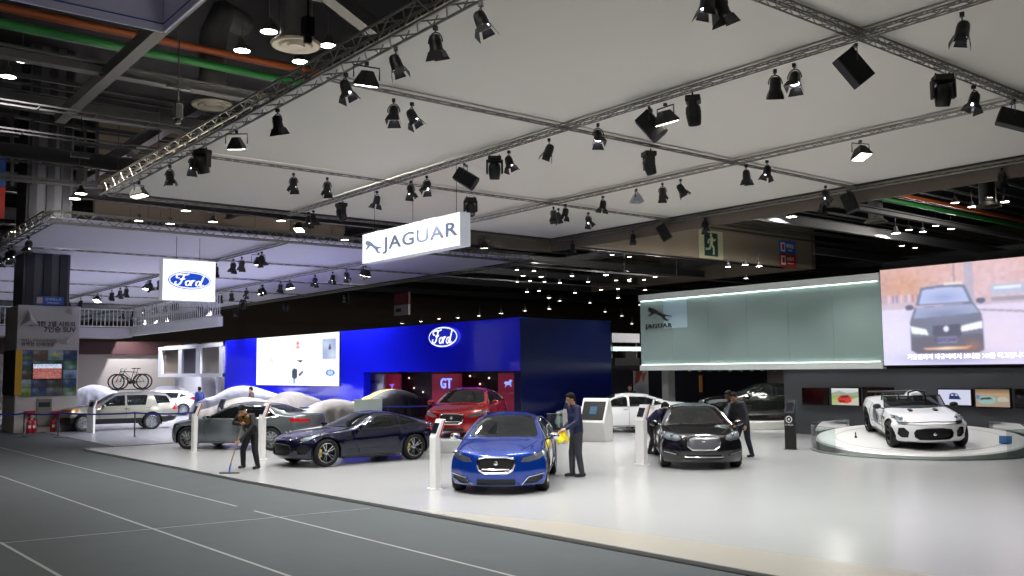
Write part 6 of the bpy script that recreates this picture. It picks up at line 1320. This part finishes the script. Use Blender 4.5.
# ------------------------------------------------------------------ kiosks
KW = mat('kiosk_white', '#e4e4e2', .35); KR = mat('kiosk_red_edge', '#a31f2c', .4); KB = mat('kiosk_black', '#121315', .55); TAB = mat('tablet_dark', '#12131a', .1, emit='#20283a', es=.3)
def kiosk(lb, p, rz, s=1., black=False, name='info_kiosk', wd=.34):
    """slim slab whose head leans back; front faces local -x"""
    t = thing(name, lb, 'kiosk', p, rz); m = KB if black else KW; red = mat('kiosk_teal_edge', '#3d5a58', .4) if black else KR
    prof = [(0, 0), (0, 1.02), (.15, 1.38), (.24, 1.38), (.21, 1.28), (.12, 1.02), (.11, 0)]
    MB().prism([(x * s, z * s) for x, z in prof], Matrix.Translation((0, wd / 2 * s, 0)) @ Matrix.Rotation(PI / 2, 4, 'X'), wd * s).build('kiosk_body', m, t, bevel=.008)
    for sg in (-1, 1): MB().prism([(x * s, z * s) for x, z in [(.11, 1.025), (.2, 1.285), (.228, 1.37), (.20, 1.37), (.175, 1.29), (.085, 1.04)]], Matrix.Translation((0, sg * (wd / 2 + .004) * s, 0)) @ Matrix.Rotation(PI / 2, 4, 'X') @ Matrix.Translation((0, 0, -.005)), .01).build('side_panel', red, t)
    a = math.atan2(.36, .15); M = frame((.075 * s - .012, 0, 1.2 * s + .004), (0, -1, 0), (-math.sin(a), 0, math.cos(a))); 
    q = MB().box((0, 0, 0), (.2 * s, .22 * s, .02)); q.v = [tuple(M @ Vector(v)) for v in q.v]; q.build('tablet', TAB, t, bevel=.004)
    MB().box((.06 * s, 0, .008), (.2 * s, (wd + .04) * s, .016)).build('foot_plate', m, t)
    if black:
        MB().lathe([(.075, 0), (.1, 0), (.1, .008), (.075, .008)], frame((-.002, .0, .86), (0, -1, 0), (-1, 0, 0)), 24, closed=True).lathe([(.001, 0), (.03, 0), (.03, .008), (.001, .008)], frame((-.002, .0, .86), (0, -1, 0), (-1, 0, 0)), 12).build('wheel_mark', WHITE, t); text('lettering', 'X-TECH', .07, WHITE, t, frame((-.003, 0, .7), (0, -1, 0), (-1, 0, 0)), ext=.002)
    return t
kiosk('slim white kiosk with red sides beside the bright blue saloon', atz(432.5, 489, .1), -.12, wd=.26); kiosk('slim white kiosk with dark tablet next to the black saloon', atz(640, 464.5, .1), -.1, 1.06, wd=.29)
kiosk('slim white kiosk with red sides in front of the grey saloon bonnet', atz(192, 452.5, .1), -.1, 1.05, wd=.26); kiosk('slim white kiosk directly behind the mopping person', atz(259.5, 459, .1), -.1, 1.1, wd=.26)
kiosk('slim white kiosk in front of the silver SUV', atz(89.5, 433.5, 0), .5, 1.0, wd=.36); kiosk('black kiosk with a white round emblem left of the turntable', atz(790, 449.5, .1), .15, 1.02, True, wd=.3); kiosk('small black kiosk behind the grey saloon roof', atz(219, 430, .02), .2, .95, True, wd=.3)
p = atz(593, 441.5, .1); t = thing('touch_console', 'large white console with a wide black sloping touch panel', 'console', p, math.radians(22))
# local: front faces -x
MB().prism([(0, 0), (-.12, .62), (.30, 1.40), (.42, 1.40), (.62, .8), (.55, 0)], Matrix.Translation((0, .46, 0)) @ Matrix.Rotation(PI / 2, 4, 'X'), .92).build('console_body', KW, t, bevel=.015)
a = math.atan2(.78, .42); M = frame((.085 - .012, 0, 1.0), (0, -1, 0), (-math.sin(a), 0, math.cos(a)))
for nm, d, off, m in (('black_panel', (.78, .66, .02), 0, KB), ('tablet', (.24, .28, .02), .014, mat('tablet_blue', '#3f5a70', .2, emit='#4f7898', es=.2))):
    q = MB().box((0, 0, off), d); q.v = [tuple(M @ Vector(v)) for v in q.v]; q.build(nm, m, t, bevel=.004)
p = atz(372, 424, .02); t = thing('rear_placard', 'pale green blank placard standing behind the navy coupe', 'placard', (atz(368, 431.5, .02)), math.atan2(-.62, .78)); MB().box((0, 0, 1.06), (1.15, .05, .5), Matrix.Rotation(-.15, 3, 'X')).build('board', mat('placard_green', '#b9c6bc', .5), t, bevel=.01); MB().bar((-.3, .05, 0), (-.3, .05, .9), .05).bar((.3, .05, 0), (.3, .05, .9), .05).box((0, .05, .015), (.9, .4, .03)).build('stand', DARKM, t)
kiosk('slim white kiosk half hidden behind the standing man, beside the white console', atz(565.5, 444, .1), -.1, 1.0, wd=.26)
# glass screens by the console
for (px0, px1, pyb, lb) in ((547, 568, 441, 'clear glass screen left of the white console behind the blue saloon'), (560, 580, 438, 'clear glass screen directly behind the standing man')):
    a = atz(px0, pyb, .1); b = atz(px1, pyb - .5, .1); t = thing('glass_screen', lb, 'glass screen', (a + b) / 2, math.atan2((b - a).y, (b - a).x)); L_ = (b - a).length
    MB().box((0, 0, .46), (L_, .012, .86)).build('glass_pane', BARG, t); MB().box((0, 0, .02), (L_, .06, .04)).build('base_rail', MATS['rail_grey'], t); MB().box((0, 0, .9), (L_, .02, .015)).build('glass_edge', EDGG, t)
# ------------------------------------------------------------------ far side right of the navy wall
FYW = 44.
def fpx(px, py): return aty(px, py, FYW)
a = fpx(611, 372); b = fpx(634, 372); struct(slab('wall_counter', a.x, b.x, FYW, FYW + .3, 0, a.z, mat('beige_counter', '#b8ad9f', .6)))
a = fpx(611, 346); b = fpx(636, 366)
t = thing('service_counter', 'dark far counter with a pale lit strip right of the navy wall', 'counter', ((a.x + b.x) / 2, FYW - .1, 0)); w_ = b.x - a.x
MB().box((0, 0, fpx(620, 362).z - .2), (w_, .5, .9)).build('counter_front', BLK, t); MB().box((0, -.1, fpx(620, 349).z), (w_ + .3, .3, .28)).build('lit_strip', mat('teal_strip', '#a8c4c0', .4, emit='#b4d4d0', es=.5), t); MB().box((0, 0, fpx(620, 338).z), (w_ + .3, .3, .6)).build('canopy_band', mat('grey_band', '#7d7c82', .5), t); MB().box((.4, -.05, fpx(620, 356).z), (.9, .2, .7)).build('dark_screen', BLK, t)
for dx in (-w_ / 2, w_ / 2): MB().bar((dx, .1, 0), (dx, .1, fpx(620, 334).z), .12).build('post', DARKM, t)
P = Paint(30, 60, '#dcd8d8').poly([(.1, 0), (.6, 0), (.3, .4), (0, .5)], '#b04438').poly([(.5, .1), (.9, .05), (.6, .45)], '#c8785a').rect(0, .5, 1, 1, '#c2c6cc').soft(.5, .8, .3, .2, '#8f97a4', .8).blur(1)
a = aty(634.5, 371, 34.); b = aty(648.5, 398, 34.); t = thing('poster_board', 'tall white poster with red strokes at the end of the glass header', 'poster', ((a.x + b.x) / 2, 34., .0)); MB().box((0, .04, a.z / 2), (b.x - a.x + .06, .06, a.z)).build('board', WHITE, t); picture('poster_picture', P.a, b.x - a.x, a.z - b.z, screen_mat('printed_picture', 0), t, M0((0, -.0, (a.z + b.z) / 2)))
# ------------------------------------------------------------------ people
JN = mat('navy_jacket', '#131a40', .7, var=.15, vscale=20); TG = mat('charcoal_trousers', '#33343b', .8); BKC = mat('black_workwear', '#15151a', .75); OR = mat('brown_vest', '#7d5a24', .75); GJ = mat('slate_jacket', '#34363f', .75); NT = mat('navy_trousers', '#1d2030', .8); REDB = mat('red_band', '#b01f2e', .6); BLJ = mat('bright_blue_jacket', '#263a86', .7)
TOC = lambda p: Vector((-p.x, -p.y, 0)).normalized(); LFT = -Vector((RIGHT.x, RIGHT.y, 0)).normalized()
# man wiping the blue saloon
p = atz(577, 477, .1); f = (LFT * .92 + TOC(p) * .38)
root = person('person in navy jacket with red back stripe holding a yellow cloth by the blue saloon', facing(p, f), pose(chest=(.03, 0, 1.26), neck=(.06, 0, 1.5), head=(.12, 0, 1.63), shl=(.05, .19, 1.44), shr=(.05, -.19, 1.44), ell=(.1, .26, 1.17), wrl=(.33, .2, 1.03), hdl=(1, -.15, -.25), pnl=(0, -.4, -1), thl=(.2, -1, .3), elr=(-.02, -.27, 1.16), wrr=(.2, -.22, 1.0), hdr=(1, .1, -.4), pnr=(0, .4, -1), thr=(.2, 1, .3), knl=(.0, .09, .5), knr=(.06, -.1, .5), anl=(-.08, .09, .08), anr=(.06, -.1, .08)), JN, TG, curl=(.7, .6), tilt=(.3, .05), glasses=True)
root.matrix_world = root.matrix_world @ Matrix.Scale(1.04, 4)
MB().box((-.115, 0, 1.2), (.02, .05, .42), Matrix.Rotation(.06, 3, 'Y')).box((-.05, -.2, 1.3), (.03, .03, .24)).build('red_stripe', REDB, root)
cl = MB(); Mx = facing(p, f)
V = []; nn_ = 10
for i in range(nn_):
    for j in range(nn_): V.append((.16 + .24 * i / 9 + .02 * math.sin(j * 1.4), -.24 + .2 * j / 9 + .03 * math.sin(i * 1.2), .93 + .03 * math.sin(i * 1.7 + j) - .18 * (j / 9) ** 1.5 - .05 * (i / 9) ** 2))
o = cl.add([Mx @ (Vector(v) * 1.04) for v in V], [(i * nn_ + j, i * nn_ + j + 1, (i + 1) * nn_ + j + 1, (i + 1) * nn_ + j) for i in range(9) for j in range(9)]).build('wiping_cloth', mat('yellow_cloth', '#e8d420', .8), smooth=60, fix=False)
so = o.modifiers.new('s', 'SOLIDIFY'); so.thickness = .012; tag(o, 'yellow wiping cloth hanging from the hand of the man in navy', 'cloth')
# mopping cleaner
p = atz(249, 469, .1); f = (LFT * .55 + TOC(p) * .83)
CL = facing(p, f); mp = atz(229.5, 473.5, .1); ml = CL.inverted() @ mp
w1 = Vector((.30, .03, 1.10)); tip = Vector((ml.x, ml.y, .06)); 
dirm = (w1 - tip).normalized(); g1 = w1; g2 = tip + dirm * ((w1 - tip).length * .62)
person('person in black workwear and brown vest bending over a mop at the stage edge', CL, pose(pelvis=(-.08, 0, .88), chest=(.08, 0, 1.16), neck=(.2, 0, 1.36), head=(.33, .02, 1.44), shl=(.15, .19, 1.29), shr=(.15, -.18, 1.3), ell=(.24, .30, 1.07), wrl=tuple(g2 + Vector((-.02, .05, .02))), hdl=tuple((g2 - Vector((.24, .30, 1.07))).normalized()), elr=(.18, -.32, 1.12), wrr=tuple(g1 + Vector((-.03, -.05, .0))), hdr=(.6, .8, .1), knl=(.04, .2, .47), knr=(.02, -.17, .47), anl=(-.03, .24, .08), anr=(-.06, -.22, .08)), BKC, BKC, curl=(1., 1.), tilt=(.75, .15), scarf=OR)
t = thing('floor_mop', 'long handled flat mop with blue joint pushed along the stage edge', 'mop', mp, math.atan2((RIGHT).y, RIGHT.x)); ti = t.matrix_world.inverted() if False else (Matrix.Translation(mp) @ Matrix.Rotation(math.atan2(RIGHT.y, RIGHT.x), 4, 'Z')).inverted()
top_ = ti @ (CL @ (w1 + dirm * .18)); MB().tube([(0, 0, .14), top_], .014, 8).build('handle', mat('mop_handle_wood', '#6e5a42', .5), t, smooth=60); MB().tube([(0, 0, .03), (0, 0, .1), Vector((0, 0, .1)).lerp(top_, .1)], .022, 8).build('joint', mat('mop_blue', '#2f6ad8', .4), t, smooth=60); MB().box((0, 0, .02), (.46, .14, .035)).build('mop_head', mat('mop_cloth', '#6a6660', .9), t, bevel=.012)
# two people right of the black saloon
p = atz(742, 457.5, .1); f = (LFT * .8 + TOC(p) * .6)
person('person in slate jacket leaning towards the black saloon, nearer of two', facing(p, f), pose(pelvis=(-.1, 0, .93), chest=(.06, 0, 1.24), neck=(.16, 0, 1.46), head=(.25, .02, 1.58), shl=(.13, .20, 1.41), shr=(.1, -.2, 1.40), ell=(.10, .30, 1.13), wrl=(.14, .30, .86), elr=(.28, -.2, 1.18), wrr=(.48, -.08, 1.02), hdr=(1, .2, -.2), pnr=(0, .2, -1), knl=(-.1, .12, .5), knr=(.08, -.1, .5), anl=(-.22, .15, .08), anr=(.05, -.12, .08)), GJ, NT, curl=(.5, .4), tilt=(.45, .15))
p2 = p + LFT * .22 - TOC(p) * .75; p2.z = .1
person('person in black jacket mostly hidden behind the one in slate jacket', facing(p2, LFT * .9 + TOC(p) * .3), pose(head=(.1, 0, 1.60), neck=(.04, 0, 1.47)), BKC, NT, tilt=(.4, 0))
# bending person left of the black saloon
p = atz(655.5, 454.5, .1); f = (-LFT * .75 + TOC(p) * .4)
person('person in dark blue jacket stooping between the slim kiosk and the black saloon', facing(p, f), pose(pelvis=(-.15, 0, .84), chest=(.08, 0, 1.07), neck=(.2, 0, 1.22), head=(.3, 0, 1.30), shl=(.15, .19, 1.17), shr=(.15, -.19, 1.17), ell=(.26, .24, .95), wrl=(.44, .16, .86), hdl=(1, 0, -.1), elr=(.26, -.24, .95), wrr=(.4, -.2, .82), hdr=(1, 0, -.3), knl=(.05, .1, .46), knr=(-.02, -.1, .46), anl=(-.05, .1, .08), anr=(-.14, -.1, .08)), JN, BKC, tilt=(.6, 0))
# distant visitors
p = atz(199, 420.5, .02); person('person in bright blue jacket far off beside the white hatchback', facing(p, Vector((-.3, .9, 0))), pose(), BLJ, NT)
p = atz(251, 422.3, .02); person('dark haired person far off among the covered cars', facing(p, LFT), pose(), mat('brown_jacket', '#4a3c38', .8), NT, tilt=(.2, 0))
p = atz(631, 434, .1); person('person in black standing behind the white saloon', facing(p - TOC(p) * 3.2, LFT * .4 + TOC(p)), pose(), BKC, BKC)
for o in C.objects:
    if o.type == 'MESH' and o.parent is None and not o.get('category') and o.get('kind') != 'structure': print('UNTAGGED', o.name)
